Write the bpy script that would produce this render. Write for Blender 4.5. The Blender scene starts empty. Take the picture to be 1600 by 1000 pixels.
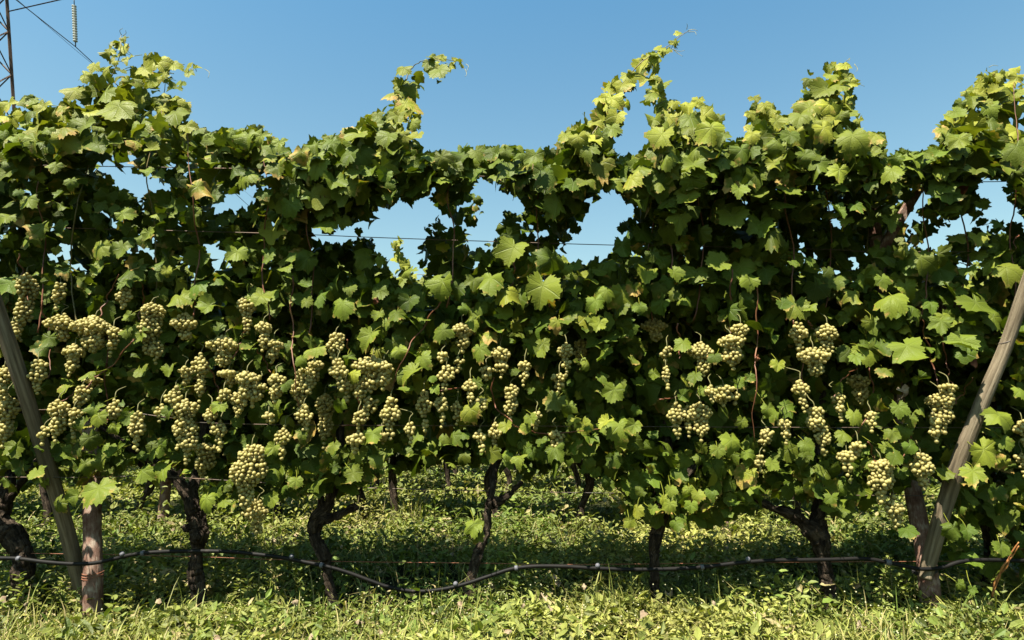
import bpy, math, random
import numpy as np
R = math.radians
rng = np.random.default_rng(7)
random.seed(7)
scene = bpy.context.scene
C = scene.collection

# ------------------------------------------------------------------ camera, sky, sun
FPX, PITCH, CAMH = 1009.0, R(8.84), 0.90
cam_d = bpy.data.cameras.new('camera'); cam = bpy.data.objects.new('camera', cam_d); C.objects.link(cam)
cam.location = (0, 0, CAMH); cam.rotation_euler = (R(90) + PITCH, 0, 0)
cam_d.sensor_width = 36.0; cam_d.lens = 36.0 * FPX / 1600.0
cam_d.clip_start = 0.05; cam_d.clip_end = 5000
scene.camera = cam
SUN_EL, SUN_AZ = R(63), R(36)          # azimuth: to the left of straight behind the camera
sun_dir = np.array([-math.sin(SUN_AZ) * math.cos(SUN_EL), -math.cos(SUN_AZ) * math.cos(SUN_EL), math.sin(SUN_EL)])
w = bpy.data.worlds.new('World'); scene.world = w; w.use_nodes = True
nt = w.node_tree; nt.nodes.clear()
sky = nt.nodes.new('ShaderNodeTexSky'); sky.sky_type = 'NISHITA'; sky.sun_disc = False
sky.sun_elevation = SUN_EL; sky.sun_rotation = math.atan2(sun_dir[0], sun_dir[1])
sky.air_density = 1.0; sky.dust_density = 2.2; sky.ozone_density = 1.0; sky.altitude = 100
bg = nt.nodes.new('ShaderNodeBackground'); bg.inputs[1].default_value = 0.05
hs = nt.nodes.new('ShaderNodeMix'); hs.data_type = 'RGBA'; hs.blend_type = 'MULTIPLY'; hs.inputs[0].default_value = 1.0; wtc = nt.nodes.new('ShaderNodeTexCoord'); wsx = nt.nodes.new('ShaderNodeSeparateXYZ'); wr = nt.nodes.new('ShaderNodeValToRGB')
nt.links.new(wtc.outputs['Generated'], wsx.inputs[0]); nt.links.new(wsx.outputs[2], wr.inputs[0]); nt.links.new(wr.outputs[0], hs.inputs[7])
wr.color_ramp.elements[0].position = 0.22; wr.color_ramp.elements[0].color = (1.14, 1.25, 0.96, 1)
wr.color_ramp.elements[1].position = 0.58; wr.color_ramp.elements[1].color = (0.68, 1.15, 1.15, 1)
ow = nt.nodes.new('ShaderNodeOutputWorld')
nt.links.new(sky.outputs[0], hs.inputs[6]); nt.links.new(hs.outputs[2], bg.inputs[0]); nt.links.new(bg.outputs[0], ow.inputs[0])
sd = bpy.data.lights.new('sun', 'SUN'); so = bpy.data.objects.new('sun', sd); C.objects.link(so)
sd.energy = 5.0; sd.angle = R(0.53); sd.color = (1.0, 0.93, 0.80)
from mathutils import Vector
so.rotation_euler = Vector(sun_dir).to_track_quat('Z', 'Y').to_euler(); so.location = (-3, -4, 8)
scene.view_settings.view_transform = 'Standard'; scene.view_settings.look = 'None'
scene.view_settings.gamma = 1.0; scene.view_settings.exposure = 2.0
scene.cycles.max_bounces = 5; scene.cycles.diffuse_bounces = 2; scene.cycles.transmission_bounces = 3
scene.cycles.transparent_max_bounces = 4; scene.cycles.sample_clamp_indirect = 4.0

# ------------------------------------------------------------------ helpers
cp, sp = math.cos(PITCH), math.sin(PITCH)
def P(px, py, Y):
    """point of the photograph on the upright plane at distance Y"""
    u = (px - 800) / FPX; v = (500 - py) / FPX
    dy = cp - v * sp; dz = sp + v * cp
    return np.array([u / dy * Y, Y, CAMH + dz / dy * Y])
def G(px, py):
    v = (500 - py) / FPX; dy = cp - v * sp; dz = sp + v * cp
    return P(px, py, -CAMH / dz * dy)
def proj(p):
    x, y, z = p[..., 0], p[..., 1], p[..., 2] - CAMH
    d = y * cp + z * sp; up = -y * sp + z * cp
    return 800 + FPX * x / d, 500 - FPX * up / d
ROW = [3.31, 5.84, 8.37, 10.9]

def mesh_obj(name, verts, faces, mats, parent=None, smooth=True, attrs=None, uv=None, mi=None, fsize=None):
    """faces: (n,k) array or list of arrays with different k"""
    me = bpy.data.meshes.new(name)
    verts = np.asarray(verts, dtype=np.float32)
    org = np.array(parent.matrix_basis.translation if parent is not None else (0, 0, 0), dtype=np.float32)
    pp = parent.parent if parent is not None else None
    while pp is not None: org = org + np.array(pp.matrix_basis.translation, dtype=np.float32); pp = pp.parent
    verts = verts - org
    if not isinstance(faces, list): faces = [faces]
    faces = [np.asarray(f, dtype=np.int32) for f in faces if len(f)]
    idx = np.concatenate([f.ravel() for f in faces]); cnt = np.concatenate([np.full(len(f), f.shape[1], np.int32) for f in faces])
    me.vertices.add(len(verts)); me.vertices.foreach_set('co', verts.ravel())
    me.loops.add(len(idx)); me.loops.foreach_set('vertex_index', idx)
    me.polygons.add(len(cnt)); st = np.concatenate([[0], np.cumsum(cnt)[:-1]]).astype(np.int32)
    me.polygons.foreach_set('loop_start', st); me.polygons.foreach_set('loop_total', cnt)
    me.polygons.foreach_set('use_smooth', np.full(len(cnt), smooth))
    if mi is not None: me.polygons.foreach_set('material_index', np.asarray(mi, dtype=np.int32))
    for m in (mats if isinstance(mats, (list, tuple)) else [mats]): me.materials.append(m)
    if attrs:
        for k, a in attrs.items():
            at = me.attributes.new(k, 'FLOAT_VECTOR', 'POINT'); at.data.foreach_set('vector', np.asarray(a, dtype=np.float32).ravel())
    me.update(); me.validate()
    o = bpy.data.objects.new(name, me); C.objects.link(o)
    if parent is not None: o.parent = parent
    return o
def tag(o, label=None, cat=None, group=None, kind=None):
    if label: o['label'] = label
    if cat: o['category'] = cat
    if group: o['group'] = group
    if kind: o['kind'] = kind
    return o
def thing(name, loc, label, cat, group=None):
    o = bpy.data.objects.new(name, None); C.objects.link(o); o.location = tuple(float(v) for v in loc)
    o.matrix_basis.translation = o.location
    o.empty_display_size = 0.1
    return tag(o, label, cat, group)

def smooth_path(pts, n):
    pts = np.asarray(pts, float)
    if len(pts) < 3:
        t = np.linspace(0, 1, n)[:, None]; return pts[0] * (1 - t) + pts[-1] * t
    e = np.vstack([2 * pts[0] - pts[1], pts, 2 * pts[-1] - pts[-2]])
    out = []
    s = np.linspace(0, len(pts) - 1 - 1e-9, n)
    for v in s:
        i = int(v); t = v - i; a, b, c, d = e[i], e[i + 1], e[i + 2], e[i + 3]
        out.append(0.5 * ((2 * b) + (-a + c) * t + (2 * a - 5 * b + 4 * c - d) * t * t + (-a + 3 * b - 3 * c + d) * t ** 3))
    return np.array(out)
class MB:
    def __init__(s): s.v = []; s.q = []; s.t = []; s.n = 0; s.at = []
    def add(s, v, q=None, t=None, at=None):
        v = np.asarray(v, float)
        if q is not None and len(q): s.q.append(np.asarray(q) + s.n)
        if t is not None and len(t): s.t.append(np.asarray(t) + s.n)
        s.v.append(v); s.n += len(v)
        if at is not None: s.at.append(at)
    def build(s, name, mat, parent=None, smooth=True):
        fs = []
        if s.q: fs.append(np.vstack(s.q))
        if s.t: fs.append(np.vstack(s.t))
        return mesh_obj(name, np.vstack(s.v), fs, mat, parent, smooth, {'tint': np.vstack(s.at)} if s.at else None)
    def tube(s, path, rad, ns=8, rough=0.0, twist=0.0, ridges=0, lump=None, seed=0):
        path = np.asarray(path, float); n = len(path)
        rad = np.interp(np.linspace(0, 1, n), np.linspace(0, 1, len(np.atleast_1d(rad))), np.atleast_1d(rad)) if np.ndim(rad) else np.full(n, rad)
        r_ = np.random.default_rng(seed + 11)
        T = np.gradient(path, axis=0); T /= np.linalg.norm(T, axis=1)[:, None] + 1e-12
        up = np.array([0, 0, 1.0]) if abs(T[0][2]) < 0.9 else np.array([1.0, 0, 0])
        a = np.cross(up, T[0]); a /= np.linalg.norm(a)
        th = np.linspace(0, 2 * math.pi, ns, endpoint=False)
        ph = r_.uniform(0, 6.28, 6)
        vs = []; tc_ = []; al = np.concatenate([[0], np.cumsum(np.linalg.norm(np.diff(path, axis=0), axis=1))]); R0 = float(np.mean(rad))
        for i in range(n):
            tc_.append(np.column_stack([np.cos(th) * R0, np.sin(th) * R0, np.full(ns, al[i])]) + seed * 0.37)
            a = a - T[i] * np.dot(a, T[i]); a /= np.linalg.norm(a); b = np.cross(T[i], a)
            rr = np.full(ns, rad[i])
            if rough:
                u = i / max(1, n - 1)
                rr = rr * (1 + rough * (0.5 * np.sin(2 * th + ph[0] + 5 * u) + 0.4 * np.sin(3 * th + ph[1] - 9 * u + twist * u) + r_.normal(0, 0.32, ns) + 0.5 * math.sin(17 * u + ph[2]) + 0.5 * math.sin(29 * u + ph[3])))
            if ridges: rr = rr * (1 + 0.08 * np.sin(ridges * th + twist * i / n))
            vs.append(path[i] + np.cos(th)[:, None] * a * rr[:, None] + np.sin(th)[:, None] * b * rr[:, None])
        vs = np.vstack(vs)
        q = []
        for i in range(n - 1):
            for j in range(ns):
                k = (j + 1) % ns
                q.append((i * ns + j, i * ns + k, (i + 1) * ns + k, (i + 1) * ns + j))
        m = len(vs)
        vs = np.vstack([vs, path[0], path[-1]])
        t = [(m, (j + 1) % ns, j) for j in range(ns)] + [(m + 1, (n - 1) * ns + j, (n - 1) * ns + (j + 1) % ns) for j in range(ns)]
        s.add(vs, q, t, np.vstack(tc_ + [tc_[0][:1], tc_[-1][:1]]))
        return s

# ------------------------------------------------------------------ materials
def mat(name):
    m = bpy.data.materials.new(name); m.use_nodes = True; m.node_tree.nodes.clear(); return m, m.node_tree
def N(t, ty, **kw):
    n = t.nodes.new(ty)
    for k, v in kw.items():
        if k in n.inputs.keys() if isinstance(k, str) else False: n.inputs[k].default_value = v
        else: setattr(n, k, v)
    return n
def mixc(t, fac, a, b, bt='MIX'):
    n = t.nodes.new('ShaderNodeMix'); n.data_type = 'RGBA'; n.blend_type = bt
    for s, v in ((0, fac), (6, a), (7, b)):
        if hasattr(v, 'is_linked'): t.links.new(v, n.inputs[s])
        else: n.inputs[s].default_value = v if s == 0 else (*v, 1)
    return n.outputs[2]
def mth(t, op, a, b=None, c=None, clamp=False):
    n = t.nodes.new('ShaderNodeMath'); n.operation = op; n.use_clamp = clamp
    for i, v in enumerate((a, b, c)):
        if v is None: continue
        if hasattr(v, 'is_linked'): t.links.new(v, n.inputs[i])
        else: n.inputs[i].default_value = v
    return n.outputs[0]
def noise(t, scale, detail=3, vec=None, rough=0.55):
    n = t.nodes.new('ShaderNodeTexNoise'); n.inputs['Scale'].default_value = scale; n.inputs['Detail'].default_value = detail
    n.inputs['Roughness'].default_value = rough
    if vec is not None: t.links.new(vec, n.inputs['Vector'])
    return n.outputs[0]
def ramp(t, fac, stops):
    n = t.nodes.new('ShaderNodeValToRGB'); t.links.new(fac, n.inputs[0]); e = n.color_ramp.elements
    while len(e) < len(stops): e.new(0.5)
    for i, (p, c) in enumerate(stops): e[i].position = p; e[i].color = (*c, 1)
    return n.outputs[0]

def leaf_material(name, green, yellow, trans=0.32, vein=True, rough=0.5, spec=0.4):
    m, t = mat(name)
    at = t.nodes.new('ShaderNodeAttribute'); at.attribute_name = 'tint'
    sx = t.nodes.new('ShaderNodeSeparateXYZ'); t.links.new(at.outputs['Vector'], sx.inputs[0])
    bright, yel, brown = sx.outputs
    geo = t.nodes.new('ShaderNodeNewGeometry'); pos = geo.outputs['Position']
    n1 = noise(t, 38, 3, pos)
    col = mixc(t, yel, green, yellow)
    col = mixc(t, mth(t, 'MULTIPLY', n1, 0.30), col, tuple(min(1, c * 1.7) for c in green))
    hsv = t.nodes.new('ShaderNodeHueSaturation'); t.links.new(col, hsv.inputs['Color']); t.links.new(bright, hsv.inputs['Value'])
    col = hsv.outputs[0]
    h = None
    if vein:
        lt = t.nodes.new('ShaderNodeAttribute'); lt.attribute_name = 'leafuv'
        ls = t.nodes.new('ShaderNodeSeparateXYZ'); t.links.new(lt.outputs['Vector'], ls.inputs[0])
        X, Y_ = ls.outputs[0], ls.outputs[1]
        ang = mth(t, 'ARCTAN2', X, mth(t, 'MULTIPLY', Y_, -1.0))
        rad = mth(t, 'SQRT', mth(t, 'ADD', mth(t, 'MULTIPLY', X, X), mth(t, 'MULTIPLY', Y_, Y_)))
        # main veins every 52 degrees
        a2 = mth(t, 'PINGPONG', mth(t, 'ADD', ang, 0.0), R(26) )
        d = mth(t, 'MULTIPLY', a2, rad)
        v = mth(t, 'SUBTRACT', 1.0, mth(t, 'DIVIDE', d, 0.030), clamp=True)
        # ping-pong is zero on multiples of 52 deg
        # side veins: stripes running outward from the main ones
        s = mth(t, 'SINE', mth(t, 'MULTIPLY', mth(t, 'SUBTRACT', rad, mth(t, 'MULTIPLY', a2, 0.7)), 44.0))
        s = mth(t, 'POWER', mth(t, 'MAXIMUM', s, 0.0), 6.0)
        vv = mth(t, 'MAXIMUM', v, mth(t, 'MULTIPLY', s, 0.35))
        col = mixc(t, mth(t, 'MULTIPLY', vv, 0.26), col, (0.13, 0.155, 0.05))
        h = mth(t, 'MULTIPLY', vv, -1.0)
        # brown burnt margin and blotches
        edge = mth(t, 'MULTIPLY', mth(t, 'SUBTRACT', rad, 0.25), 1.0)
        bn = mth(t, 'ADD', noise(t, 30, 4, pos), mth(t, 'MULTIPLY', edge, 0.35))
        bf = mth(t, 'MULTIPLY', mth(t, 'SUBTRACT', mth(t, 'ADD', bn, mth(t, 'MULTIPLY', brown, 0.30)), 0.84), 6.0, clamp=True)
        col = mixc(t, bf, col, mixc(t, n1, (0.20, 0.10, 0.028), (0.30, 0.23, 0.065)))
    if not vein: col = mixc(t, brown, col, (0.26, 0.205, 0.10))
    p = t.nodes.new('ShaderNodeBsdfPrincipled'); t.links.new(col, p.inputs['Base Color'])
    p.inputs['Roughness'].default_value = rough; p.inputs['Specular IOR Level'].default_value = spec
    tr = t.nodes.new('ShaderNodeBsdfTranslucent')
    tc = mixc(t, 1.0, col, (1.35, 1.5, 0.45), 'MULTIPLY'); t.links.new(tc, tr.inputs[0])
    b = t.nodes.new('ShaderNodeBump'); b.inputs['Strength'].default_value = 0.5; b.inputs['Distance'].default_value = 0.004
    n2 = noise(t, 130, 2, pos)
    if h is not None: n2 = mth(t, 'ADD', n2, h)
    t.links.new(n2, b.inputs['Height']); t.links.new(b.outputs[0], p.inputs['Normal'])
    mx = t.nodes.new('ShaderNodeMixShader'); mx.inputs[0].default_value = trans
    t.links.new(p.outputs[0], mx.inputs[1]); t.links.new(tr.outputs[0], mx.inputs[2])
    o = t.nodes.new('ShaderNodeOutputMaterial'); t.links.new(mx.outputs[0], o.inputs[0])
    return m
def simple(name, colfn, rough=0.7, spec=0.3, bump=None, metal=0.0, dist=0.004, strength=0.8, along=False):
    m, t = mat(name)
    if along: ta = t.nodes.new('ShaderNodeAttribute'); ta.attribute_name = 'tint'; tc = ta.outputs['Vector']
    else: tc = t.nodes.new('ShaderNodeTexCoord').outputs['Object']
    p = t.nodes.new('ShaderNodeBsdfPrincipled'); c = colfn(t, tc)
    if hasattr(c, 'is_linked'): t.links.new(c, p.inputs['Base Color'])
    else: p.inputs['Base Color'].default_value = (*c, 1)
    p.inputs['Roughness'].default_value = rough; p.inputs['Specular IOR Level'].default_value = spec; p.inputs['Metallic'].default_value = metal
    if bump:
        b = t.nodes.new('ShaderNodeBump'); b.inputs['Strength'].default_value = strength; b.inputs['Distance'].default_value = dist
        t.links.new(bump(t, tc), b.inputs['Height']); t.links.new(b.outputs[0], p.inputs['Normal'])
    o = t.nodes.new('ShaderNodeOutputMaterial'); t.links.new(p.outputs[0], o.inputs[0])
    return m
def stretch(t, tc, s):
    n = t.nodes.new('ShaderNodeMapping'); n.inputs['Scale'].default_value = s; t.links.new(tc, n.inputs[0]); return n.outputs[0]

M_LEAF = leaf_material('vine_leaf', (0.039, 0.062, 0.0055), (0.172, 0.172, 0.018), rough=0.50, spec=0.12, trans=0.17)
M_WEED = leaf_material('weed_leaf', (0.062, 0.090, 0.015), (0.225, 0.205, 0.055), trans=0.22, vein=False, rough=0.55, spec=0.2)
M_BARK = simple('vine_bark', lambda t, c: ramp(t, noise(t, 1, 5, stretch(t, c, (75, 75, 16)), 0.7), [(0.32, (0.006, 0.0045, 0.004)), (0.50, (0.040, 0.029, 0.020)), (0.68, (0.130, 0.098, 0.070))]),
                rough=0.95, spec=0.1, bump=lambda t, c: noise(t, 1, 6, stretch(t, c, (130, 130, 14)), 0.8), dist=0.03, strength=1.0, along=True)
M_CANE = simple('red_cane', lambda t, c: ramp(t, noise(t, 9, 3, c), [(0.3, (0.06, 0.022, 0.012)), (0.6, (0.13, 0.05, 0.022)), (0.8, (0.16, 0.10, 0.035))]), rough=0.5, spec=0.3)
M_GCANE = simple('green_cane', lambda t, c: ramp(t, noise(t, 7, 3, c), [(0.3, (0.08, 0.08, 0.02)), (0.7, (0.15, 0.10, 0.04))]), rough=0.5, spec=0.3)
M_POST = simple('weathered_post', lambda t, c: mixc(t, mth(t, 'MULTIPLY', noise(t, 26, 3, c), 0.55), ramp(t, noise(t, 1, 4, stretch(t, c, (70, 70, 4)), 0.6), [(0.30, (0.030, 0.022, 0.014)), (0.46, (0.105, 0.080, 0.052)), (0.70, (0.21, 0.170, 0.115))]), (0.095, 0.078, 0.048)),
                rough=0.9, spec=0.15, bump=lambda t, c: noise(t, 1, 5, stretch(t, c, (90, 90, 5)), 0.7), dist=0.008, along=True)
M_RED = simple('peeling_post', lambda t, c: ramp(t, mth(t, 'ADD', mth(t, 'MULTIPLY', noise(t, 16, 4, c), 0.6), mth(t, 'MULTIPLY', noise(t, 1, 5, stretch(t, c, (110, 110, 25)), 0.7), 0.45)), [(0.34, (0.03, 0.016, 0.012)), (0.45, (0.095, 0.048, 0.033)), (0.55, (0.15, 0.092, 0.068)), (0.66, (0.26, 0.21, 0.165))]),
               rough=0.9, spec=0.15, bump=lambda t, c: noise(t, 1, 5, stretch(t, c, (80, 80, 20)), 0.7), dist=0.008, along=True)
M_HOSE = simple('black_hose', lambda t, c: ramp(t, noise(t, 12, 4, c), [(0.35, (0.0025, 0.0025, 0.0025)), (0.70, (0.008, 0.007, 0.006)), (0.8, (0.04, 0.032, 0.026))]), rough=0.6, spec=0.12)
M_CLIP = simple('pale_plastic', lambda t, c: (0.07, 0.07, 0.08), rough=0.6)
M_RING = simple('black_rubber', lambda t, c: (0.015, 0.014, 0.014), rough=0.6)
M_WIRE = simple('rusty_wire', lambda t, c: ramp(t, noise(t, 6, 2, c), [(0.3, (0.06, 0.055, 0.05)), (0.7, (0.14, 0.09, 0.06))]), rough=0.6, metal=0.3)
M_RWIRE = simple('rust_red_wire', lambda t, c: (0.16, 0.06, 0.03), rough=0.7)
M_STEEL = simple('pylon_steel', lambda t, c: ramp(t, noise(t, 2, 3, c), [(0.3, (0.04, 0.02, 0.012)), (0.7, (0.09, 0.05, 0.025))]), rough=0.7, spec=0.3)
M_COND = simple('conductor', lambda t, c: (0.04, 0.04, 0.045), rough=0.5)
M_GLASS = simple('insulator_glaze', lambda t, c: (0.34, 0.35, 0.31), rough=0.25, spec=0.5)
M_TEND = simple('tendril', lambda t, c: (0.15, 0.14, 0.04), rough=0.5)
M_DRY = simple('dry_leaf', lambda t, c: ramp(t, noise(t, 30, 3, c), [(0.35, (0.07, 0.02, 0.01)), (0.65, (0.22, 0.085, 0.04))]), rough=0.8)
M_PALE = simple('pale_dead_leaf', lambda t, c: ramp(t, noise(t, 30, 3, c), [(0.35, (0.11, 0.075, 0.045)), (0.65, (0.22, 0.17, 0.105))]), rough=0.8)
M_FLOWER = simple('tiny_flower', lambda t, c: (0.30, 0.29, 0.17), rough=0.7)
M_SOIL = simple('soil', lambda t, c: ramp(t, noise(t, 6, 6, c), [(0.3, (0.010, 0.010, 0.005)), (0.6, (0.024, 0.026, 0.010)), (0.8, (0.045, 0.042, 0.02))]), rough=1.0, spec=0.05,
                bump=lambda t, c: noise(t, 40, 5, c), dist=0.03)
def grape_mat():
    m, t = mat('grape_skin')
    at = t.nodes.new('ShaderNodeAttribute'); at.attribute_name = 'tint'
    sx = t.nodes.new('ShaderNodeSeparateXYZ'); t.links.new(at.outputs['Vector'], sx.inputs[0])
    geo = t.nodes.new('ShaderNodeNewGeometry')
    col = mixc(t, sx.outputs[1], (0.345, 0.298, 0.085), (0.410, 0.345, 0.125))
    col = mixc(t, mth(t, 'MULTIPLY', noise(t, 220, 2, geo.outputs['Position']), 0.35), col, (0.36, 0.33, 0.16))
    hv = t.nodes.new('ShaderNodeHueSaturation'); t.links.new(col, hv.inputs['Color']); t.links.new(sx.outputs[0], hv.inputs['Value'])
    p = t.nodes.new('ShaderNodeBsdfPrincipled'); t.links.new(hv.outputs[0], p.inputs['Base Color'])
    p.inputs['Roughness'].default_value = 0.45; p.inputs['Specular IOR Level'].default_value = 0.3
    tr = t.nodes.new('ShaderNodeBsdfTranslucent'); t.links.new(hv.outputs[0], tr.inputs[0])
    mx = t.nodes.new('ShaderNodeMixShader'); mx.inputs[0].default_value = 0.42
    t.links.new(p.outputs[0], mx.inputs[1]); t.links.new(tr.outputs[0], mx.inputs[2])
    o = t.nodes.new('ShaderNodeOutputMaterial'); t.links.new(mx.outputs[0], o.inputs[0]); return m
M_GRAPE = grape_mat()
M_GSTEM = simple('bunch_stem', lambda t, c: (0.09, 0.085, 0.026), rough=0.6)

# ------------------------------------------------------------------ leaves
def leaf_template(n, rings, seed=0, deep=0.5):
    r_ = np.random.default_rng(seed)
    th = np.linspace(-math.pi, math.pi, n, endpoint=False) + math.pi / n
    lobes = [(0, 1.0, 0.70), (0.95, 0.90, 0.62), (-0.95, 0.90, 0.62), (1.85, 0.78, 0.66), (-1.85, 0.78, 0.66), (2.55, 0.66, 0.45), (-2.55, 0.66, 0.45)]
    rr = np.zeros(n)
    for a, L, wd in lobes:
        L = L * (1 + r_.normal(0, 0.09)); d = np.abs(th - a - r_.normal(0, 0.04)) / wd
        rr = np.maximum(rr, L * (1 - deep * np.clip(d, 0, 1.3) ** 1.6))
    s = np.abs(np.abs(th) - math.pi)
    rr = rr * np.clip(0.18 + s / 0.40, 0.18, 1.0)
    saw = (np.arange(n) % 2) * 2 - 1
    rr = rr * (1 + (0.065 if n >= 40 else 0.055) * saw * (s > 0.3)) * (1 + r_.normal(0, 0.035, n))
    X = np.sin(th) * rr; Y = -np.cos(th) * rr
    v = [[0, 0]]; levels = rings + [1.0]
    for l in levels:
        for i in range(n):
            k = l
            v.append([X[i] * k, Y[i] * k])
    v = np.array(v)
    # inner rings smoother than the outline
    for li, l in enumerate(levels[:-1]):
        base = 1 + li * n; rs = np.convolve(np.concatenate([rr[-2:], rr, rr[:2]]), np.ones(5) / 5, 'valid')
        v[base:base + n, 0] = np.sin(th) * rs * l; v[base:base + n, 1] = -np.cos(th) * rs * l
    t = [(0, 1 + i, 1 + (i + 1) % n) for i in range(n)]
    q = []
    for li in range(len(levels) - 1):
        a, b = 1 + li * n, 1 + (li + 1) * n
        for i in range(n):
            k = (i + 1) % n; q.append((a + i, b + i, b + k, a + k))
    return v, np.array(t), np.array(q).reshape(-1, 4)
HI = [leaf_template(46, [0.38, 0.72], s, d) for s, d in ((1, .36), (2, .48), (3, .60), (4, .42), (5, .32), (6, .54))]
MID = [leaf_template(30, [0.55], s, d) for s, d in ((1, .30), (2, .42), (3, .52), (4, .36))]
LO = [leaf_template(18, [], s, d) for s, d in ((1, .5), (2, .6))]

def leaf_batch(T, pos, nrm, tip, size, tint, curl=1.0, r_=rng):
    """T template, pos (m,3) is the leaf's middle; size full width in metres"""
    v, t, q = T; m = len(pos); nv = len(v)
    nrm = nrm / np.linalg.norm(nrm, axis=1)[:, None]
    tip = tip - nrm * np.sum(tip * nrm, axis=1)[:, None]; tip /= np.linalg.norm(tip, axis=1)[:, None] + 1e-9
    yax = -tip; xax = np.cross(yax, nrm)
    x, y = v[:, 0], v[:, 1]; r2 = x * x + y * y; ang = np.arctan2(x, -y)
    c1 = r_.normal(0.10, 0.26, m) * curl; c2 = r_.normal(-0.22, 0.20, m) * curl; c3 = r_.normal(0.13, 0.07, m) * curl
    k = r_.integers(2, 4, m); ph = r_.uniform(0, 6.28, m); c4 = np.abs(r_.normal(0.022, 0.015, m)) * curl
    c5 = r_.normal(0, 0.22, m) * curl
    z = c1[:, None] * np.abs(x)[None] + c2[:, None] * r2[None] + c3[:, None] * np.sin(k[:, None] * ang[None] + ph[:, None]) * r2[None] * 2 \
        - c4[:, None] * np.cos(ang[None] * 360 / 52) * np.sqrt(r2)[None] + c5[:, None] * (y * np.abs(y))[None]
    wa = r_.normal(0, 3.2, m)[:, None]; wb = r_.normal(0, 3.2, m)[:, None]; z = z + (np.abs(r_.normal(0.05, 0.03, m)) * curl)[:, None] * np.sin(wa * x[None] + wb * y[None] + ph[:, None])
    # droop shortens the outline a little
    sh = 1 - 0.25 * np.clip(z * z, 0, 1)
    X = x[None] * sh; Y = (y[None] + 0.28) * sh
    s = (size / 1.55)[:, None, None]
    V = pos[:, None, :] + s * (X[..., None] * xax[:, None] + Y[..., None] * yax[:, None] + z[..., None] * nrm[:, None])
    off = (np.arange(m) * nv)[:, None, None]
    TT = (t[None] + off).reshape(-1, 3)
    QQ = (q[None] + off).reshape(-1, 4) if len(q) else np.zeros((0, 4), int)
    at = np.repeat(tint[:, None, :], nv, axis=1).reshape(-1, 3)
    uv = np.tile(np.column_stack([x, y, np.zeros(nv)]), (m, 1))
    return V.reshape(-1, 3), TT, QQ, at, uv
class Leaves:
    def __init__(s): s.V = []; s.T = []; s.Q = []; s.A = []; s.U = []; s.n = 0
    def add(s, b):
        V, T, Q, A, U = b; s.V.append(V); s.T.append(T + s.n); s.Q.append(Q + s.n); s.A.append(A); s.U.append(U); s.n += len(V)
    def build(s, name, mat_, parent):
        fs = [np.vstack(s.T)]; Q = np.vstack(s.Q)
        if len(Q): fs.append(Q)
        return mesh_obj(name, np.vstack(s.V), fs, mat_, parent, True, {'tint': np.vstack(s.A), 'leafuv': np.vstack(s.U)})

# ------------------------------------------------------------------ front row: where leaves may stand (traced, 4 px cells)
SKYLINE = [(-180,150),(0,150),(20,148),(45,150),(70,150),(85,163),(100,165),(104,140),(125,125),(135,95),(150,78),(168,60),(190,52),(202,68),(210,82),(228,85),(245,88),(262,84),(275,95),(300,98),(322,105),(318,112),(300,113),(285,120),(283,140),(285,155),(298,165),(302,180),(312,195),(330,205),(342,205),(345,195),(360,196),(380,192),(400,200),(412,200),(425,212),(440,208),(447,215),(448,235),(458,237),(470,225),(488,213),(495,220),(505,208),(523,205),(540,200),(555,192),(575,180),(595,170),(600,158),(610,138),(616,118),(620,98),(632,96),(642,105),(655,90),(672,87),(690,90),(705,84),(728,88),(730,105),(712,108),(700,122),(685,132),(670,118),(662,112),(658,130),(663,140),(655,155),(653,168),(655,190),(648,222),(660,235),(690,232),(700,235),(715,228),(735,227),(765,225),(790,227),(800,222),(820,230),(835,232),(848,240),(865,236),(872,213),(885,198),(900,196),(903,182),(925,168),(930,145),(955,125),(970,103),(980,95),(1000,88),(1012,76),(1030,73),(1050,58),(1065,47),(1082,47),(1066,68),(1052,83),(1037,92),(1030,105),(1012,118),(1000,132),(990,145),(985,165),(977,180),(975,205),(960,220),(962,235),(965,243),(985,240),(1000,237),(1011,230),(1011,200),(1008,170),(998,160),(1003,145),(1015,112),(1037,112),(1040,130),(1036,145),(1042,155),(1062,152),(1068,160),(1085,147),(1096,147),(1107,160),(1122,175),(1132,190),(1138,210),(1145,218),(1160,218),(1163,190),(1165,170),(1172,148),(1185,145),(1197,155),(1205,158),(1215,170),(1225,175),(1240,165),(1250,145),(1255,122),(1264,108),(1280,110),(1295,105),(1310,97),(1325,93),(1337,98),(1337,120),(1341,145),(1340,165),(1344,185),(1345,200),(1355,210),(1360,196),(1380,200),(1390,220),(1381,235),(1378,248),(1395,243),(1400,235),(1425,232),(1450,230),(1462,225),(1465,195),(1485,173),(1500,158),(1510,143),(1525,128),(1540,118),(1555,106),(1575,102),(1590,110),(1620,110),(1780,130),
 (1780,900),(1600,905),(1530,890),(1490,850),(1500,760),(1440,740),(1380,790),(1310,800),(1240,770),(1190,775),(1110,818),(1040,820),(985,805),(900,725),(830,730),(770,735),(720,690),(640,690),(600,745),(540,770),(460,775),(400,785),(330,790),(260,730),(170,740),(60,760),(0,780),(-180,780)]
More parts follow.
